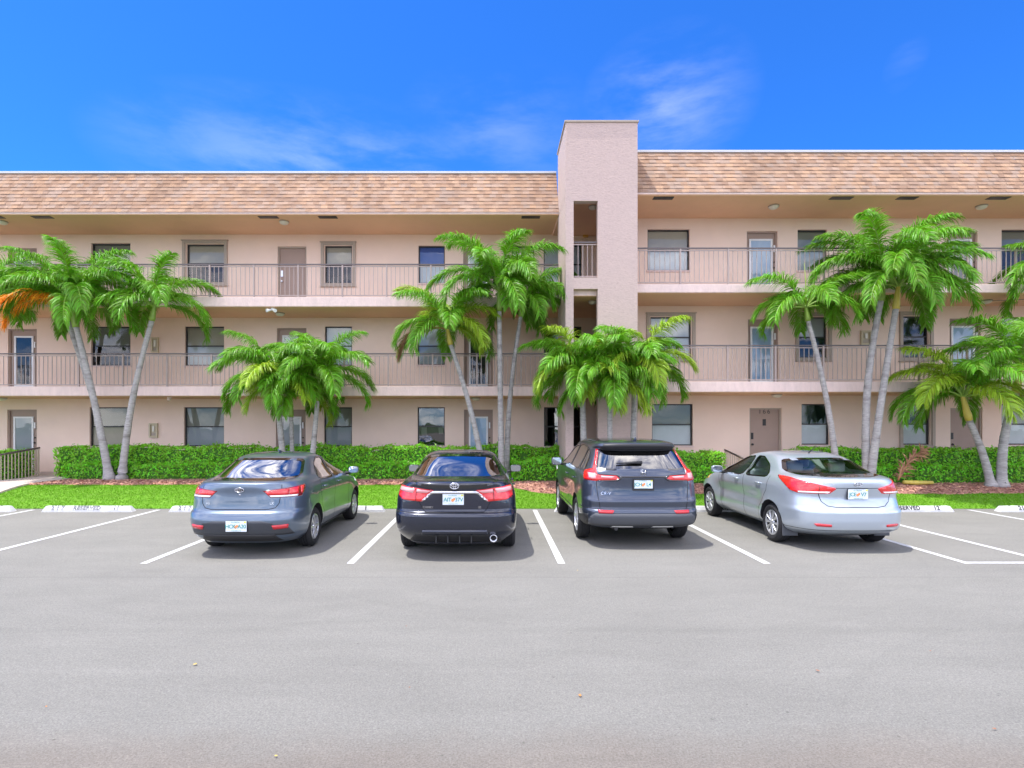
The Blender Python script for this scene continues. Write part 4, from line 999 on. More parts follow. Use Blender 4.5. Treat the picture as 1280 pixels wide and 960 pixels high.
        bmesh.ops.recalc_face_normals(bmc, faces=bmc.faces); bmc.to_mesh(cm); bmc.free(); cm.materials.append(s.k.get('cabin_m', M['gap']))
        co = bpy.data.objects.new('cut', cm); col.objects.link(co); cuts.append(co)
        for p in side_w: p2 = smooth_poly(p, 2); cuts.append(s.prism(p2, 'R', (.2, 1.2))); cuts.append(s.prism(p2, 'L', (.2, 1.2)))
        cuts.append(s.prism(smooth_poly(rear_w, 2), 'B', (-.5, s.k['mid']))); cuts.append(s.prism(smooth_poly(front_w, 2), 'F', (s.k['mid'], s.L+.5)))
        for c in cuts:
            md = body.modifiers.new('x', 'BOOLEAN'); md.operation = 'DIFFERENCE'; md.object = c; md.solver = 'EXACT'; md.use_self = False
            md.material_mode = 'TRANSFER'
        bpy.context.view_layer.update()
        dg = bpy.context.evaluated_depsgraph_get(); nm = bpy.data.meshes.new_from_object(body.evaluated_get(dg))
        body.modifiers.clear(); body.data = nm; nm.name = 'body'
        for i, mt in enumerate(nm.materials): pass
        for c in cuts: bpy.data.objects.remove(c)
        body.parent = s.root
        # sharp edges where the cutters left corners
        bm = bmesh.new(); bm.from_mesh(nm)
        for e in bm.edges:
            if len(e.link_faces) == 2 and e.link_faces[0].material_index != e.link_faces[1].material_index: e.smooth = False
        for f in bm.faces: f.smooth = True
        bm.to_mesh(nm); bm.free()
        for p in side_w:
            for sd_ in 'RL': s._finish(s.proj(smooth_poly(p, 2), sd_, .08, -.006), 'side_window', glassm, 0, None, None, 'p')
        s._finish(s.proj(smooth_poly(rear_w, 2), 'B', .05, -.004), 'rear_window', s.k.get('rearglass', glassm), 0, None, None, 'p')
        s._finish(s.proj(smooth_poly(front_w, 2), 'F', .06, -.006), 'windshield', glassm, 0, None, None, 'p')
        # rubber / black border lines
        s.border(smooth_poly(rear_w, 2), 'B', .024, 'window_seal', M['gloss'])
        for sd_ in 'RL':
            for p in side_w: s.border(smooth_poly(p, 2), sd_, .02, 'window_seal', M['gloss'])
        # floor pan keeps daylight out from below
        mb = MB(); mb.box((-.6, .60, s.z0-.03), (.6, s.L-.4, s.z0+.04)); mb.build('underbody', M['under'], s.root)
        # seats
        fy, ry = s.k['seats']; bz = s.k['seatz']
        for nm_, ys_ in (('front_seat', fy), ('rear_seat', ry)):
            for x in (-.36, .36):
                mb = MB(); mb.box((x-.24, ys_-.10, bz-.45), (x+.24, ys_+.02, bz)); o = mb.build(nm_, seatm, s.root, bevel=.04)
                mb = MB(); mb.box((x-.14, ys_-.11, bz+.03), (x+.14, ys_-.02, bz+.20)); q = mb.build('headrest', seatm, o, bevel=.04)
        for y in s.axles:
            for sg in (-1, 1): s.wheel(sg, y)
    def border(s, poly, side, w_, name, m):
        c = Vector((sum(p[0] for p in poly)/len(poly), sum(p[1] for p in poly)/len(poly), 0)); mb = MB()
        pts = []
        n = len(poly)
        for i in range(n):
            a, b, d = Vector((*poly[i-1], 0)), Vector((*poly[i], 0)), Vector((*poly[(i+1) % n], 0)); t = (d-a).normalized(); nn = Vector((t.y, -t.x, 0))
            if nn.dot(b-c) < 0: nn = -nn
            pts.append((b-nn*.002, b+nn*w_))
        def hit(p):
            a, b = p.x, p.y
            if side in 'RL': sg = 1 if side == 'R' else -1; o = Vector((sg*2, a, b)); d = Vector((-sg, 0, 0))
            else: o = Vector((a, -1, b)); d = Vector((0, 1, 0))
            h = s.bvh.ray_cast(o, d); return (h[0]+h[1]*(.004 if h[1].dot(d) < 0 else -.004)) if h[0] else None
        H_ = [(hit(a), hit(b)) for a, b in pts]
        for i in range(n):
            a, b = H_[i], H_[(i+1) % n]
            if None in (a[0], a[1], b[0], b[1]) or (a[0]-a[1]).length > .3 or (b[0]-b[1]).length > .3: continue
            mb.poly([a[0], b[0], b[1], a[1]])
        mb.build(name, m, s.root, smooth=True)
    def gapline(s, pts, side='U', w_=.005, name='panel_gap', m=None, off=.0015):
        P = []
        for i in range(len(pts)-1):
            n = max(2, int(math.hypot(pts[i+1][0]-pts[i][0], pts[i+1][1]-pts[i][1])/.03))
            for k in range(n): P.append((pts[i][0]+(pts[i+1][0]-pts[i][0])*k/n, pts[i][1]+(pts[i+1][1]-pts[i][1])*k/n))
        P.append(pts[-1]); mb = MB(); Q = []
        for i, p in enumerate(P):
            a, b = P[max(0, i-1)], P[min(len(P)-1, i+1)]; t = Vector((b[0]-a[0], b[1]-a[1])).normalized(); nn = Vector((-t.y, t.x))
            r = []
            for q in ((p[0]+nn.x*w_, p[1]+nn.y*w_), (p[0]-nn.x*w_, p[1]-nn.y*w_)):
                if side == 'U': r.append(s.sh.uz(q[0], q[1], off))
                else:
                    sg = 1 if side == 'R' else -1; h = s.bvh.ray_cast(Vector((sg*2, q[0], q[1])), Vector((-sg, 0, 0))); r.append(h[0]+Vector((sg*off, 0, 0)) if h[0] else None)
            Q.append(r)
        for i in range(len(Q)-1):
            if None in Q[i] or None in Q[i+1]: continue
            mb.poly([Q[i][0], Q[i+1][0], Q[i+1][1], Q[i][1]])
        return mb.build(name, m or M['gap'], s.root)
    def wheel(s, sg, y):
        r = s.wr; rr = s.k.get('rim', .21); ns = s.k.get('spokes', 10); w_ = .205; xo = sg*s.track/2
        wroot = empty('wheel', (xo, y, r), parent=s.root)
        prof = [(rr, -w_+.02), (rr+.03, -w_), (r-.05, -w_-.005), (r-.012, -w_+.02), (r, -w_+.045)]
        # grooves round the tread
        for g in (.06, .10, .14):
            prof += [(r, -w_+g-.006), (r-.009, -w_+g-.004), (r-.009, -w_+g+.004), (r, -w_+g+.006)]
        prof += [(r, -.045), (r-.012, -.02), (r-.05, .005), (rr+.03, .0), (rr+.005, -.015), (rr-.005, -.03)]
        mb = MB(); mb.lathe(prof, (0, 0, 0), 'x', 44, sx=sg)
        # little blocks so the shoulder of the tread is not perfectly smooth
        mb.build('tyre', M['tyre'], wroot, smooth=False)
        mb = MB()
        mb.lathe([(rr+.002, -.16), (rr+.002, -.025), (rr-.006, -.012), (rr-.022, -.010), (rr-.026, -.03)], (0, 0, 0), 'x', 44, sx=sg)
        mb.lathe([(.0, -.004), (.03, -.004), (.05, -.012), (.062, -.035)], (0, 0, 0), 'x', 24, sx=sg)
        for i in range(ns):
            a = 2*math.pi*i/ns
            def Q(rad, da, h): return (sg*h, rad*math.cos(a+da), rad*math.sin(a+da))
            w0, w1 = .62*math.pi/ns, .50*math.pi/ns
            if s.k.get('split'):
                w0, w1 = .5*math.pi/ns, .30*math.pi/ns
            inn, out = .045, rr-.012
            p = [Q(inn, -w0, -.014), Q(inn, w0, -.014), Q(out, w1, -.016), Q(out, -w1, -.016)]; b = [Q(inn, -w0, -.045), Q(inn, w0, -.045), Q(out, w1, -.05), Q(out, -w1, -.05)]
            mid = [Q((inn+out)/2, 0, -.004), Q(out, 0, -.008), Q(inn, 0, -.006)]
            mb.poly([p[0], mid[2], mid[0], p[0]][:3]); mb.poly([p[0], mid[0], mid[1], p[3]]); mb.poly([mid[2], p[1], p[2], mid[1], mid[0]])
            mb.poly([p[1], b[1], b[2], p[2]]); mb.poly([p[0], p[3], b[3], b[0]])
        mb.build('rim', s.k.get('rim_m', M['rim']), wroot, fix=True)
        mb = MB(); mb.lathe([(.0, -.06), (rr-.02, -.062), (rr, -.03)], (0, 0, 0), 'x', 30, sx=sg); mb.build('brake_disc', M['under'], wroot)
    def mirror_pair(s, y, z, m, w_=.2, h=.13):
        for sg in (-1, 1):
            xb = s.sh.half(z-.02)[NQ+10][0]
            mb = MB(); k = 12; ns = 10; cx = sg*(xb+.14); n0 = 0
            for i in range(ns+1):
                u = i/ns; d = -.06+.14*u; sc_ = math.sqrt(max(.0, 1-(abs(u-.25)/.78)**2.6)) if u > .25 else .93+.07*u/.25
                for j in range(k*2):
                    a = math.pi*j/k; ca, sa = math.cos(a), math.sin(a); ex = .55
                    mb.v.append((cx+w_/2*sc_*abs(ca)**ex*(1 if ca > 0 else -1), y+d, z+.05+h/2*sc_*abs(sa)**ex*(1 if sa > 0 else -1)))
            K = 2*k
            for i in range(ns):
                for j in range(K): mb.f.append((i*K+j, i*K+(j+1) % K, (i+1)*K+(j+1) % K, (i+1)*K+j)); mb.m.append(0)
            mb.f.append(tuple(range(K))); mb.m.append(0); mb.f.append(tuple(ns*K+j for j in range(K))); mb.m.append(0)
            o = mb.build('wing_mirror', m, s.root, smooth=True, fix=True)
            g = MB(); P = [(cx+w_*.43*abs(math.cos(a))**.55*(1 if math.cos(a) > 0 else -1), y-.0625, z+.05+h*.42*abs(math.sin(a))**.55*(1 if math.sin(a) > 0 else -1)) for a in [math.pi*j/12 for j in range(24)]]
            g.poly(P); g.build('mirror_glass', M['mirr'], o)
            st = MB(); st.tube([(sg*(xb-.04), y+.03, z-.02), (cx-sg*.06, y+.02, z+.0)], [.03, .022], 8); st.build('mirror_stalk', M['black'], o)
    def plate(s, x, z, txt, frame=None, w_=.305, h=.155, tilt=0):
        p = s.sh.uz(x, z, .0); r = empty('license_plate', (p.x, min(s.sh.uz(x, z-h/2, 0).y, s.sh.uz(x, z+h/2, 0).y)-.012, z), parent=s.root)
        mb = MB(); mb.box((-w_/2, -.002, -h/2), (w_/2, .002, h/2)); mb.build('plate_panel', M['plate'], r, bevel=.001)
        mb = MB(); mb.box((-w_/2-.004, .0025, -h/2-.004), (w_/2+.004, .03, h/2+.004)); mb.build('plate_mount', M['black'], r)
        if frame:
            mb = MB(); t = .014; mb.box((-w_/2-t, -.006, h/2-.006), (w_/2+t, .003, h/2+t)); mb.box((-w_/2-t, -.006, -h/2-t-.01), (w_/2+t, .003, -h/2+.012)); mb.box((-w_/2-t, -.006, -h/2+.012), (-w_/2+.006, .003, h/2-.006)); mb.box((w_/2-.006, -.006, -h/2+.012), (w_/2+t, .003, h/2-.006)); mb.build('plate_frame', M['black'], r)
        def lt(t, size, m, x, z, **k):
            o = text(t, size, M[m], extr=.0006, **k); o.name = 'plate_lettering'; o.parent = r; o.location = (x, -.003, z); o.rotation_euler = (R(90), 0, 0)
        lt(txt[0], .078, 'pgreen', -.083, -.004, spacing=.92, bold=.001); lt(txt[1], .078, 'pgreen', .083, -.004, spacing=.92, bold=.001)
        lt('FLORIDA', .027, 'pgreen', -.01, .058, spacing=1.15)
        lt('SUNSHINE STATE', .017, 'pgreen', 0, -.064, spacing=1.05)
        mb = MB(); mb.lathe([(.0, -.0032), (.022, -.003)], (-.009, 0, -.012), 'y', 14); mb.lathe([(.0, -.0036), (.018, -.0034)], (.014, 0, .006), 'y', 14); mb.build('orange_emblem', M['porange'], r)
        mb = MB(); mb.box((.112, -.0045, .048), (.146, -.0025, .072)); mb.build('sticker', M['pyellow'], r)
    def badge(s, x, z, kind, w_, h):
        p = s.sh.uz(x, z, 0); y = min(s.sh.uz(x, z-h/2, 0).y, s.sh.uz(x, z+h/2, 0).y)-.008-(.03 if kind == 'rings' else 0)
        r = empty('badge', (p.x, y, z), parent=s.root)
        def oval(cx, cz, a, b, rad, n=36):
            mb = MB(); pts = [(cx+a*math.cos(6.28318*i/n), -.002, cz+b*math.sin(6.28318*i/n)) for i in range(n+1)]; mb.tube(pts, rad, 6, cap=False); mb.build('emblem_ring', M['chrome'], r, smooth=True)
        def bar(pts, rad):
            mb = MB(); mb.tube([(a, -.003, b) for a, b in pts], rad, 6); mb.build('emblem_bar', M['chrome'], r, smooth=True)
        def disc(a, b, m):
            mb = MB(); n = 32; mb.poly([(a*math.cos(6.28318*i/n), .0, b*math.sin(6.28318*i/n)) for i in range(n)][::-1]); mb.poly([(a*math.cos(6.28318*i/n), .012, b*math.sin(6.28318*i/n)) for i in range(n)]);
            for i in range(n): mb.poly([(a*math.cos(6.28318*i/n), .0, b*math.sin(6.28318*i/n)), (a*math.cos(6.28318*(i+1)/n), .0, b*math.sin(6.28318*(i+1)/n)), (a*math.cos(6.28318*(i+1)/n), .012, b*math.sin(6.28318*(i+1)/n)), (a*math.cos(6.28318*i/n), .012, b*math.sin(6.28318*i/n))])
            mb.build('emblem_disc', m, r)
        if kind == 'oval_text':
            oval(0, 0, w_/2, h/2, .0055); disc(w_/2, h/2, M['gloss'])
            bar([(-.036, -.016), (-.036, .016)], .0035); bar([(-.034, 0), (-.016, .016)], .003); bar([(-.034, 0), (-.016, -.016)], .003); bar([(0, -.016), (0, .016)], .0035); bar([(.014, -.016), (.026, .016), (.038, -.016)], .0035)
        if kind == 'rings':
            disc(w_/2, h/2, M['gloss']); oval(0, 0, w_/2, h/2, .007); oval(0, h*.12, w_*.40, h*.20, .006); oval(0, -.002, w_*.14, h*.46, .006)
        if kind == 'hframe':
            bar([(-w_/2, h/2), (-w_*.42, -h/2), (w_*.42, -h/2), (w_/2, h/2), (-w_/2, h/2)], .003)
            bar([(-w_*.28, h*.42), (-w_*.2, -h*.42)], .008); bar([(w_*.28, h*.42), (w_*.2, -h*.42)], .008); bar([(-w_*.22, 0), (w_*.22, 0)], .007)
        if kind == 'hoval':
            oval(0, 0, w_/2, h/2, .006); bar([(-w_*.26, -h*.32), (-w_*.14, h*.34)], .006); bar([(w_*.14, -h*.34), (w_*.26, h*.32)], .006); bar([(-w_*.2, -.006), (w_*.2, .006)], .005)
    def word(s, t, x, z, size, m='chrome', align='LEFT', **k):
        o = text(t, size, M[m], extr=.0015, align=align, **k); o.name = 'badge_lettering'; o.parent = s.root
        p = s.sh.uz(x, z, .004); q = s.sh.uz(x+.12, z, .004); ang = math.atan2(q.y-p.y, q.x-p.x)
        up = s.sh.uz(x, z+.03, .004)-s.sh.uz(x, z-.03, .004)
        o.location = p+Vector((0, -.003, 0)); o.rotation_euler = (math.atan2(up.z, up.y), 0, ang)
    def handles(s, ys_, z, m):
        for sg in (-1, 1):
            for y in ys_:
                h = s.bvh.ray_cast(Vector((sg*2, y, z)), Vector((-sg, 0, 0))); x = h[0].x
                mb = MB(); mb.tube([(x, y-.09, z), (x+sg*.028, y-.07, z+.002), (x+sg*.034, y, z+.004), (x+sg*.028, y+.07, z+.002), (x, y+.09, z)], [.008, .012, .013, .012, .008], 8); mb.build('door_handle', m, s.root, smooth=True)
M['mirr'] = mat('mirror_surface', (.45,.5,.55), .03, metal=1)
# keys: z, rear y, front y, half width, rear corner length, front corner length, corner exponent
# ---- blue grey compact sedan
P_rio = paint('paint_blue_grey', (.12,.16,.215), metal=.6, rough=.3)
kr = [(.20,.22,4.1,.74,.75,.9,3.6),(.30,.08,4.25,.82,.75,.9,3.6),(.42,.02,4.34,.853,.75,1.0,3.6),(.55,.0,4.37,.862,.72,1.0,3.7),(.66,.035,4.35,.865,.72,1.0,3.7),(.70,.085,4.32,.865,.72,1.0,3.7),(.85,.10,4.05,.862,.72,1.1,3.6),(.95,.105,3.70,.853,.75,1.1,3.4),(1.03,.10,3.32,.832,.8,.9,3.1),(1.085,.105,3.20,.79,.85,.8,3.0),(1.11,.16,3.12,.765,.8,.75,3.0),(1.13,.46,3.05,.742,.6,.7,3.0),(1.18,.60,2.93,.71,.6,.65,3.0),(1.30,.80,2.66,.645,.6,.6,2.9),(1.40,1.02,2.38,.585,.5,.5,2.8),(1.45,1.24,2.18,.53,.45,.45,2.7),(1.48,1.52,1.98,.42,.4,.4,2.5),(1.49,1.78,1.9,.25,.3,.3,2.3)]
rio = Car('blue grey compact sedan parked leftmost, its right side and green plate in view', 'car', (-3.73, 8.15, 0), kr, P_rio, 4.37, (.96, 3.54), .315, 1.70, cabin=(.72, 1.40), cabin_y=(.75, 3.25), mid=2.0, seats=(2.25, 1.25), seatz=1.12, rim=.205, spokes=8, scoop=(1.1, 3.4, .62, .12, .02), flare=.012)
rio.build(cglass, [[(1.28,1.075),(2.02,1.05),(2.02,1.38),(1.75,1.385),(1.50,1.30)],[(2.10,1.05),(2.98,1.03),(2.80,1.15),(2.45,1.34),(2.10,1.38)]],
  [(-.66,1.14),(.66,1.14),(.555,1.375),(.30,1.392),(-.30,1.392),(-.555,1.375)], [(-.62,1.12),(.62,1.12),(.50,1.38),(-.50,1.38)], M['seat'])
for sg in (-1, 1):
    def q(p): return [(sg*a, b) for a, b in p]
    o = rio.patch('tail_light', q([(.335,.985),(.50,1.005),(.76,1.03),(1.03,1.05),(1.05,1.01),(.93,.885),(.45,.885)]), M['lensd'], off=.004)
    rio.patch('red_lamp', q([(.37,.972),(.50,.99),(.70,1.005),(.70,.922),(.41,.922)]), M['lens'], off=.009, parent=o); rio.patch('red_lamp', q([(.715,1.01),(.88,1.025),(.86,.922),(.715,.922)]), M['lens'], off=.009, parent=o)
    rio.patch('red_lamp', q([(.92,1.03),(1.01,1.035),(.95,.93),(.91,.935)]), M['lens'], off=.009, parent=o)
    rio.patch('clear_lamp', q([(.43,.915),(.85,.915),(.84,.893),(.46,.893)]), M['lensw'], off=.009, parent=o)
    rio.patch('reflector', q([(.50,.485),(.73,.495),(.72,.44),(.52,.43)]), M['reflr'], off=.016)
rio.patch('bumper_insert', [(-.80,.335),(.82,.335),(.70,.49),(.46,.53),(.36,.555),(-.36,.555),(-.46,.53),(-.70,.49)], M['satin'] if 'satin' in M else M['black'], off=.004)
rio.patch('diffuser', [(-.60,.23),(.60,.23),(.52,.345),(-.52,.345)], M['black'], off=.012)
rio.gapline([(-.60,1.06),(-.57,.80),(-.52,.735),(-.42,.715),(.42,.715),(.52,.735),(.57,.80),(.60,1.0),(.60,1.07)])
rio.plate(0, .485, ('HCK', 'A20')); rio.badge(.0, 1.0, 'oval_text', .13, .062); rio.word('LX', .44, .80, .05); rio.word('RIO', -.50, .80, .035)
mb = MB(); mb.lathe([(0, -.008), (.013, -.006), (.014, 0)], rio.sh.uz(0, .93, 0), 'y', 12); mb.build('reversing_camera', M['chrome'], rio.root, smooth=True)
for S in 'RL':
    rio.gapline([(2.06,1.04),(2.05,.60),(2.04,.30)], S); rio.gapline([(1.26,1.08),(1.22,.85),(1.30,.62),(1.42,.50),(1.44,.30)], S); rio.gapline([(3.05,1.02),(3.02,.60),(2.98,.30)], S); rio.gapline([(1.2,.255),(3.1,.255)], S, .012)
rio.handles((1.45, 2.30), .93, P_rio); rio.mirror_pair(2.95, 1.03, P_rio)
mb = MB(); p = Vector((0, 1.72, 1.485)); mb.tube([p, p+Vector((0, -.14, .05))], [.03, .008], 8); mb.build('roof_antenna', P_rio, rio.root, smooth=True)
# ---- black mid size sedan
P_cam = paint('paint_navy_black', (.010,.014,.030), metal=.35, rough=.22)
kc = [(.20,.25,4.5,.74,.7,.9,3.6),(.30,.14,4.70,.84,.7,.9,3.8),(.37,.06,4.76,.885,.7,1.0,3.8),(.44,.01,4.80,.902,.7,1.0,3.9),(.56,-.02,4.83,.908,.68,1.0,3.9),(.66,-.02,4.83,.910,.68,1.0,3.9),(.69,.02,4.82,.910,.68,1.0,3.9),(.72,.06,4.80,.908,.68,1.0,3.9),(.86,.06,4.5,.902,.7,1.1,3.8),(.97,.06,4.05,.885,.75,1.1,3.4),(1.06,.04,3.55,.85,.8,.9,3.2),(1.12,.02,3.45,.80,.8,.8,3.2),(1.135,.10,3.42,.785,.75,.75,3.2),(1.15,.60,3.32,.765,.6,.7,3.2),(1.20,.74,3.20,.735,.6,.65,3.1),(1.30,.92,2.98,.675,.6,.6,3.0),(1.42,1.18,2.66,.60,.5,.5,2.9),(1.48,1.40,2.38,.53,.45,.45,2.8),(1.51,1.70,2.14,.42,.4,.4,2.5),(1.52,1.85,2.05,.25,.3,.3,2.3)]
cam_ = Car('black mid size sedan second from left, seen square from behind under the leaning palm', 'car', (-.55, 8.02, 0), kc, P_cam, 4.83, (1.07, 3.85), .325, 1.80, cabin=(.75, 1.43), cabin_y=(.85, 3.4), mid=2.1, seats=(2.45, 1.45), seatz=1.14, rim=.215, spokes=7, scoop=(1.3, 3.6, .62, .12, .02), flare=.01)
cam_.build(cglass, [[(1.45,1.10),(2.2,1.08),(2.2,1.41),(1.9,1.41),(1.65,1.32)],[(2.28,1.08),(3.2,1.06),(3.0,1.2),(2.7,1.36),(2.28,1.41)]],
  [(-.68,1.165),(.68,1.165),(.60,1.34),(.52,1.42),(.30,1.445),(-.30,1.445),(-.52,1.42),(-.60,1.34)], [(-.64,1.15),(.64,1.15),(.50,1.42),(-.50,1.42)], M['seat'])
for sg in (-1, 1):
    def q(p): return [(sg*a, b) for a, b in p]
    o = cam_.patch('tail_light', q([(.31,1.02),(.55,1.045),(.80,1.065),(.97,1.07),(1.0,1.04),(.92,.92),(.76,.87),(.48,.855)]), M['lens'], off=.012, thick=.03)
    cam_.patch('pale_lamp', q([(.335,1.008),(.55,1.032),(.56,.985),(.40,.975)]), M['lensp'], off=.018, parent=o)
    cam_.patch('pale_lamp', q([(.585,1.036),(.80,1.052),(.95,1.055),(.93,1.0),(.62,.975)]), M['lensp'], off=.018, parent=o)
    cam_.gapline(q([(.56,1.04),(.565,.86)]), w_=.003, off=.02)
cam_.patch('chrome_trim', [(-.30,1.012),(.30,1.012),(.36,.985),(.50,.85),(.455,.85),(.33,.962),(.27,.966),(-.27,.966),(-.33,.962),(-.455,.85),(-.50,.85),(-.36,.985)], M['chrome'], off=.012)
cam_.patch('spoiler_lip', [(-.66,1.142),(-.40,1.10),(-.2,1.088),(.2,1.088),(.40,1.10),(.66,1.142)], M['gloss'], off=.022, thick=.04)
cam_.patch('lower_lip', [(-.48,.375),(.48,.375),(.46,.435),(-.46,.435)], P_cam, off=.03, thick=.05)
cam_.patch('diffuser', [(-.72,.24),(.72,.24),(.58,.375),(-.58,.375)], M['black'], off=.004, thick=.03)
for x in (-.27, -.1, .07, .24):
    mb = MB(); p = cam_.sh.uz(x, .31, 0); mb.box((x-.01, p.y-.06, .25), (x+.01, p.y+.1, .36)); mb.build('diffuser_fin', M['black'], cam_.root, bevel=.004)
cam_.gapline([(-.52,.86),(-.46,.74),(-.42,.705),(.42,.705),(.46,.74),(.52,.86)])
cam_.gapline([(-1.3,.70),(-.46,.695),(.46,.695),(1.3,.70)], w_=.003)
cam_.plate(-.02, .885, ('AIT', '37V')); cam_.badge(0, 1.085, 'rings', .125, .085); cam_.word('CAMRY', -.46, .77, .045); cam_.word('SE', .34, .77, .045)
mb = MB(); c = (.56, -.02+.16, .325); mb.lathe([(.052, -.0), (.056, -.10), (.045, -.105), (.040, -.05), (0.001, -.04)], (c[0], c[1], c[2]), 'y', 24); mb.build('exhaust_tip', M['chrome'], cam_.root, smooth=True)
mb = MB(); mb.lathe([(.038, -.055), (0.001, -.05)], c, 'y', 20); mb.build('exhaust_bore', M['gap'], cam_.root)
for S in 'RL':
    cam_.gapline([(2.24,1.08),(2.22,.60),(2.2,.30)], S); cam_.gapline([(1.40,1.10),(1.34,.85),(1.45,.60),(1.58,.48),(1.6,.30)], S); cam_.gapline([(3.25,1.05),(3.22,.60),(3.2,.30)], S)
cam_.handles((1.6, 2.5), .95, P_cam); cam_.mirror_pair(3.05, 1.06, P_cam, .22, .14)
# ---- dark blue grey crossover
P_crv = paint('paint_slate_blue', (.052,.066,.098), metal=.55, rough=.28)
kv = [(.28,.30,4.3,.74,.6,.9,3.8),(.34,.12,4.50,.86,.6,.9,4.0),(.40,.04,4.60,.905,.6,.95,4.2),(.52,.0,4.66,.922,.6,1.0,4.3),(.60,.0,4.68,.928,.6,1.0,4.3),(.63,.04,4.68,.928,.6,1.0,4.3),(.66,.045,4.68,.930,.6,1.0,4.3),(.75,.035,4.67,.930,.6,1.0,4.3),(.82,.07,4.66,.928,.6,1.0,4.3),(1.00,.085,4.60,.922,.62,1.0,4.2),(1.12,.08,4.35,.91,.65,1.1,3.9),(1.20,.10,3.75,.885,.65,1.0,3.7),(1.27,.15,3.45,.845,.62,.9,3.6),(1.34,.21,3.30,.81,.6,.8,3.5),(1.50,.36,2.98,.735,.55,.7,3.4),(1.585,.44,2.78,.695,.5,.65,3.3),(1.60,.33,2.74,.69,.5,.6,3.3),(1.65,.33,2.58,.655,.5,.55,3.2),(1.685,.50,2.40,.59,.5,.5,3.0),(1.71,1.0,2.2,.48,.45,.45,2.7),(1.72,1.5,2.0,.3,.3,.3,2.4)]
crv = Car('dark blue grey crossover with tall L shaped tail lights parked second from right', 'car', (2.38, 8.78, 0), kv, P_crv, 4.68, (1.02, 3.72), .36, 1.86, cabin=(.85, 1.64), cabin_y=(.30, 3.5), mid=1.8, seats=(2.55, 1.55), seatz=1.30, rim=.245, spokes=5, split=True, scoop=(1.2, 3.4, .8, .14, .02), flare=.014)
crv.build(cglass, [[(.50,1.24),(.98,1.22),(.98,1.55),(.72,1.50),(.58,1.38)],[(1.05,1.22),(1.95,1.20),(1.95,1.58),(1.6,1.60),(1.05,1.56)],[(2.03,1.20),(3.15,1.17),(2.9,1.30),(2.55,1.52),(2.03,1.585)]],
  [(-.70,1.26),(.70,1.26),(.64,1.45),(.59,1.545),(-.59,1.545),(-.64,1.45)], [(-.66,1.24),(.66,1.24),(.54,1.57),(-.54,1.57)], M['seat'])
for sg in (-1, 1):
    def q(p): return [(sg*a, b) for a, b in p]
    o = crv.patch('tail_light', q([(.36,1.115),(.42,1.165),(.72,1.178),(.735,1.26),(.715,1.32),(.652,1.56),(.695,1.57),(.77,1.33),(.80,1.26),(1.0,1.23),(1.04,1.18),(1.0,1.085),(.74,1.072),(.42,1.082)]), M['lens'], off=.012, thick=.03)
    crv.patch('black_bezel', q([(.33,1.12),(.40,1.17),(.715,1.183),(.715,1.172),(.42,1.160),(.37,1.115),(.43,1.09),(.715,1.082),(.715,1.068),(.40,1.074)]), M['gloss'], off=.016, parent=o)
    crv.patch('pale_lamp', q([(.745,1.19),(.90,1.20),(.86,1.12),(.80,1.10),(.745,1.115)]), M['lensp'], off=.018, parent=o)
    crv.patch('pale_lamp', q([(.45,1.145),(.66,1.155),(.66,1.125),(.50,1.118)]), M['lensp'], off=.018, parent=o)
    crv.patch('reflector', q([(.47,.618),(.72,.622),(.71,.575),(.50,.575)]), M['reflr'], off=.012)
    crv.gapline(q([(.735,1.07),(.725,.9),(.685,.64)]))
crv.patch('lower_bumper', [(-.86,.36),(.86,.36),(.84,.50),(.76,.555),(-.76,.555),(-.84,.50)], M['pgrey'] if 'pgrey' in M else M['black'], off=.02, thick=.04)
crv.patch('side_cladding', [(.90,.33),(1.42,.33),(1.36,.48),(.90,.545)], M['black'], off=.010); crv.patch('side_cladding', [(-.90,.33),(-1.42,.33),(-1.36,.48),(-.90,.545)], M['black'], off=.010)
crv.patch('skid_trim', [(-.5,.318),(-.14,.318),(-.16,.345),(-.48,.345)], M['rim'], off=.02, mirror=True)
crv.gapline([(-1.3,.635),(1.3,.635)], w_=.005)
crv.patch('gate_trim', [(-.38,1.125),(.38,1.125),(.38,1.15),(-.38,1.15)], M['gloss'], off=.014)
crv.patch('spoiler', [(-.60,1.60),(.60,1.60),(.57,1.655),(-.57,1.655)], M['black'], off=.01, thick=.03)
crv.patch('spoiler_underside', [(-.62,1.545),(-.30,1.53),(.30,1.53),(.62,1.545),(.60,1.598),(-.60,1.598)], M['gap'], off=.012, thick=.02)
crv.plate(0, 1.02, ('JCH', 'L4'), frame=True, h=.15); crv.badge(.005, 1.205, 'hframe', .10, .085); crv.word('CR-V', -.67, .875, .065, spacing=1.1, shear=.15)
p = crv.sh.uz(.01, 1.36, .03); q_ = crv.sh.uz(-.40, 1.345, .035); mb = MB(); mb.tube([p, p+Vector((-.1, -.01, 0)), q_], [.028, .022, .010], 8); mb.build('rear_wiper', M['black'], crv.root, smooth=True)
for S in 'RL':
    crv.gapline([(1.99,1.2),(1.98,.7),(1.97,.40)], S); crv.gapline([(1.02,1.22),(1.06,.95),(1.28,.75),(1.42,.60),(1.45,.40)], S); crv.gapline([(3.2,1.16),(3.15,.7),(3.12,.40)], S); crv.gapline([(1.42,.42),(3.3,.42)], S, .055, 'sill_cladding', M['black'], .004)
crv.handles((1.30, 2.2), 1.03, P_crv); crv.mirror_pair(2.95, 1.16, P_crv, .22, .17)
mb = MB(); mb.tube([(0, .72, 1.695), (0, .60, 1.70), (0, .56, 1.755)], [.04, .03, .008], 8); mb.build('roof_antenna', P_crv, crv.root, smooth=True)
mb = MB(); mb.tube([(-.45, .45, .30), (-.42, .12, .31)], .03, 12); mb.build('exhaust_pipe', M['black'], crv.root)
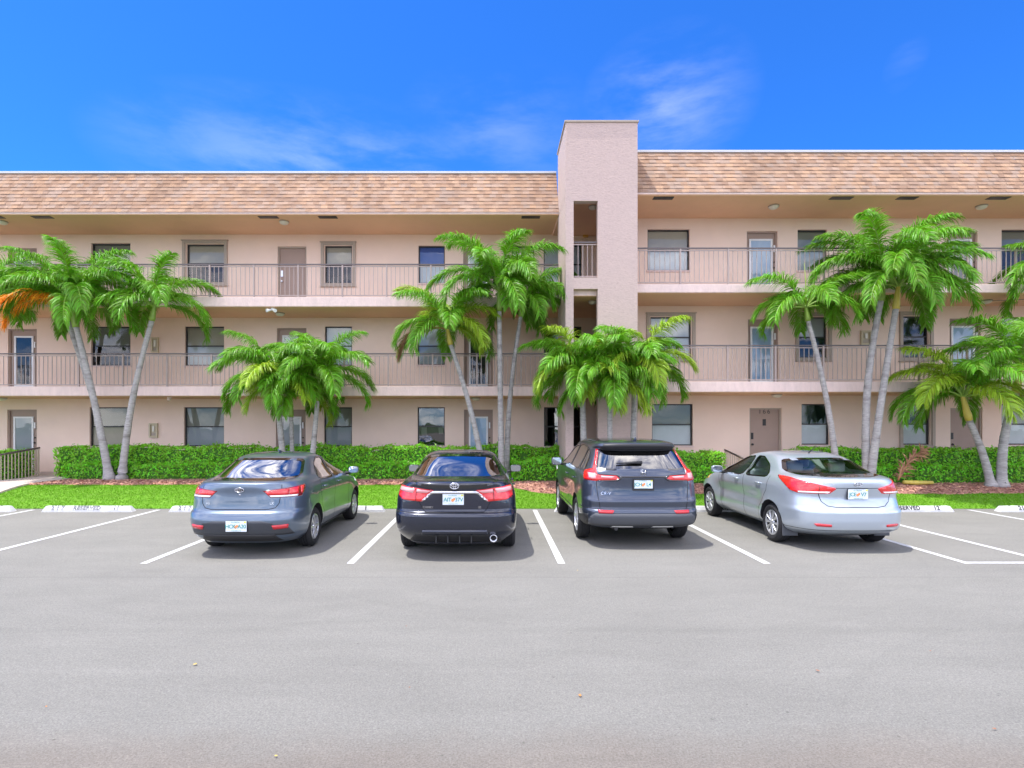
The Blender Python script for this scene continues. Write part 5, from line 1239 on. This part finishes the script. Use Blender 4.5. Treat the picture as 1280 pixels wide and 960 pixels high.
# ---- pale silver blue sedan
P_el = paint('paint_pale_ice_silver', (.46,.52,.58), metal=.55, rough=.33)
ke = [(.22,.34,4.2,.72,.8,.9,3.3),(.30,.10,4.38,.82,.8,.9,3.4),(.37,.02,4.46,.858,.8,1.0,3.4),(.50,.0,4.50,.878,.8,1.0,3.4),(.62,.0,4.52,.886,.8,1.0,3.4),(.70,.07,4.48,.888,.8,1.05,3.4),(.84,.10,4.25,.888,.82,1.1,3.3),(.93,.08,4.0,.882,.85,1.15,3.2),(1.00,.06,3.70,.868,.88,1.1,3.0),(1.07,.055,3.45,.835,.9,.95,2.9),(1.125,.08,3.35,.785,.9,.85,2.9),(1.145,.20,3.28,.76,.8,.8,2.9),(1.165,.42,3.22,.74,.7,.75,2.9),(1.20,.56,3.12,.715,.65,.7,2.9),(1.32,.82,2.82,.64,.6,.62,2.8),(1.41,1.07,2.55,.575,.5,.52,2.7),(1.455,1.30,2.30,.51,.45,.45,2.6),(1.48,1.60,2.08,.40,.4,.4,2.4),(1.488,1.80,1.98,.25,.3,.3,2.3)]
el = Car('pale silver blue sedan parked rightmost with white wheels and sweeping red tail lights', 'car', (5.58, 8.50, 0), ke, P_el, 4.52, (.95, 3.65), .32, 1.78, cabin=(.72, 1.40), cabin_y=(.70, 3.35), mid=2.0, seats=(2.35, 1.25), seatz=1.12, rim=.215, spokes=10, scoop=(1.2, 3.4, .66, .13, .03), flare=.028, cabin_m=mat('cabin_lining_grey', (.30,.31,.32), .9))
el.build(cglass_l, [[(1.18,1.08),(1.98,1.045),(1.98,1.375),(1.75,1.375),(1.42,1.26)],[(2.08,1.045),(3.10,1.00),(2.85,1.15),(2.45,1.34),(2.08,1.375)]],
  [(-.68,1.18),(-.3,1.168),(.3,1.168),(.68,1.18),(.56,1.35),(.30,1.378),(-.30,1.378),(-.56,1.35)], [(-.62,1.14),(.62,1.14),(.50,1.38),(-.50,1.38)], M['seatl'])
for sg in (-1, 1):
    def q(p): return [(sg*a, b) for a, b in p]
    o = el.patch('tail_light', q([(.325,.99),(.50,1.03),(.75,1.085),(1.00,1.125),(1.28,1.135),(1.33,1.115),(1.12,1.02),(.98,.93),(.84,.895),(.42,.905)]), M['lens'], off=.014, thick=.035, rnd=1)
    el.patch('clear_lamp', q([(.40,.935),(.84,.925),(.83,.903),(.44,.912)]), M['lensw'], off=.02, parent=o)
    el.gapline(q([(.545,1.04),(.56,.90)]), w_=.003, off=.02)
    el.patch('reflector', q([(.42,.437),(.60,.448),(.66,.442),(.62,.405),(.42,.402)]), M['reflr'], off=.012)
    # mud flap behind the rear wheel
    mb = MB(); mb.box((sg*.62, .60, .16), (sg*.87, .62, .42)); mb.build('mud_flap', M['pgrey'] if 'pgrey' in M else M['black'], el.root, bevel=.006)
el.gapline([(-.56,.90),(-.52,.78),(-.44,.715),(-.3,.695),(.3,.695),(.44,.715),(.52,.78),(.56,.90)])
el.gapline([(-.325,.99),(.325,.99)], w_=.004)
el.gapline([(-1.2,.345),(1.2,.345)], w_=.004)
el.plate(0, .90, ('JCE', 'V7'), frame=False); el.badge(0, 1.05, 'hoval', .12, .06); el.word('ELANTRA', -.50, 1.06, .035)
for S in 'RL':
    el.gapline([(2.03,1.04),(2.02,.60),(2.0,.30)], S); el.gapline([(1.10,1.09),(1.12,.85),(1.26,.66),(1.40,.52),(1.42,.30)], S); el.gapline([(3.15,1.0),(3.08,.60),(3.04,.30)], S)
el.handles((1.42, 2.3), .945, P_el); el.mirror_pair(2.95, 1.02, P_el, .22, .14)
mb = MB(); mb.tube([(0, 1.45, 1.44), (0, 1.42, 1.455), (0, 1.15, 1.60)], [.02, .012, .003], 8); mb.build('roof_antenna', M['black'], el.root, smooth=True)
mb = MB(); hl = el.sh.uz(4.0, .85, .006); 
for sg in (-1, 1):
    for c_, zz, cc in ((el, .80, 'amber'), (rio, .78, 'lensw'), (cam_, .80, 'lensw'), (crv, .95, 'lensw')):
        yv = c_.L-.55; h = c_.bvh.ray_cast(Vector((sg*2, yv, zz)), Vector((-sg, 0, 0)))
        if h[0]:
            bm = c_.proj([(yv-.28, zz+.03), (yv+.25, zz-.06), (yv+.25, zz+.02), (yv-.1, zz+.10)], 'R' if sg > 0 else 'L', .05, .008); c_._finish(bm, 'headlight', M[cc], .02, None, None, 'p')
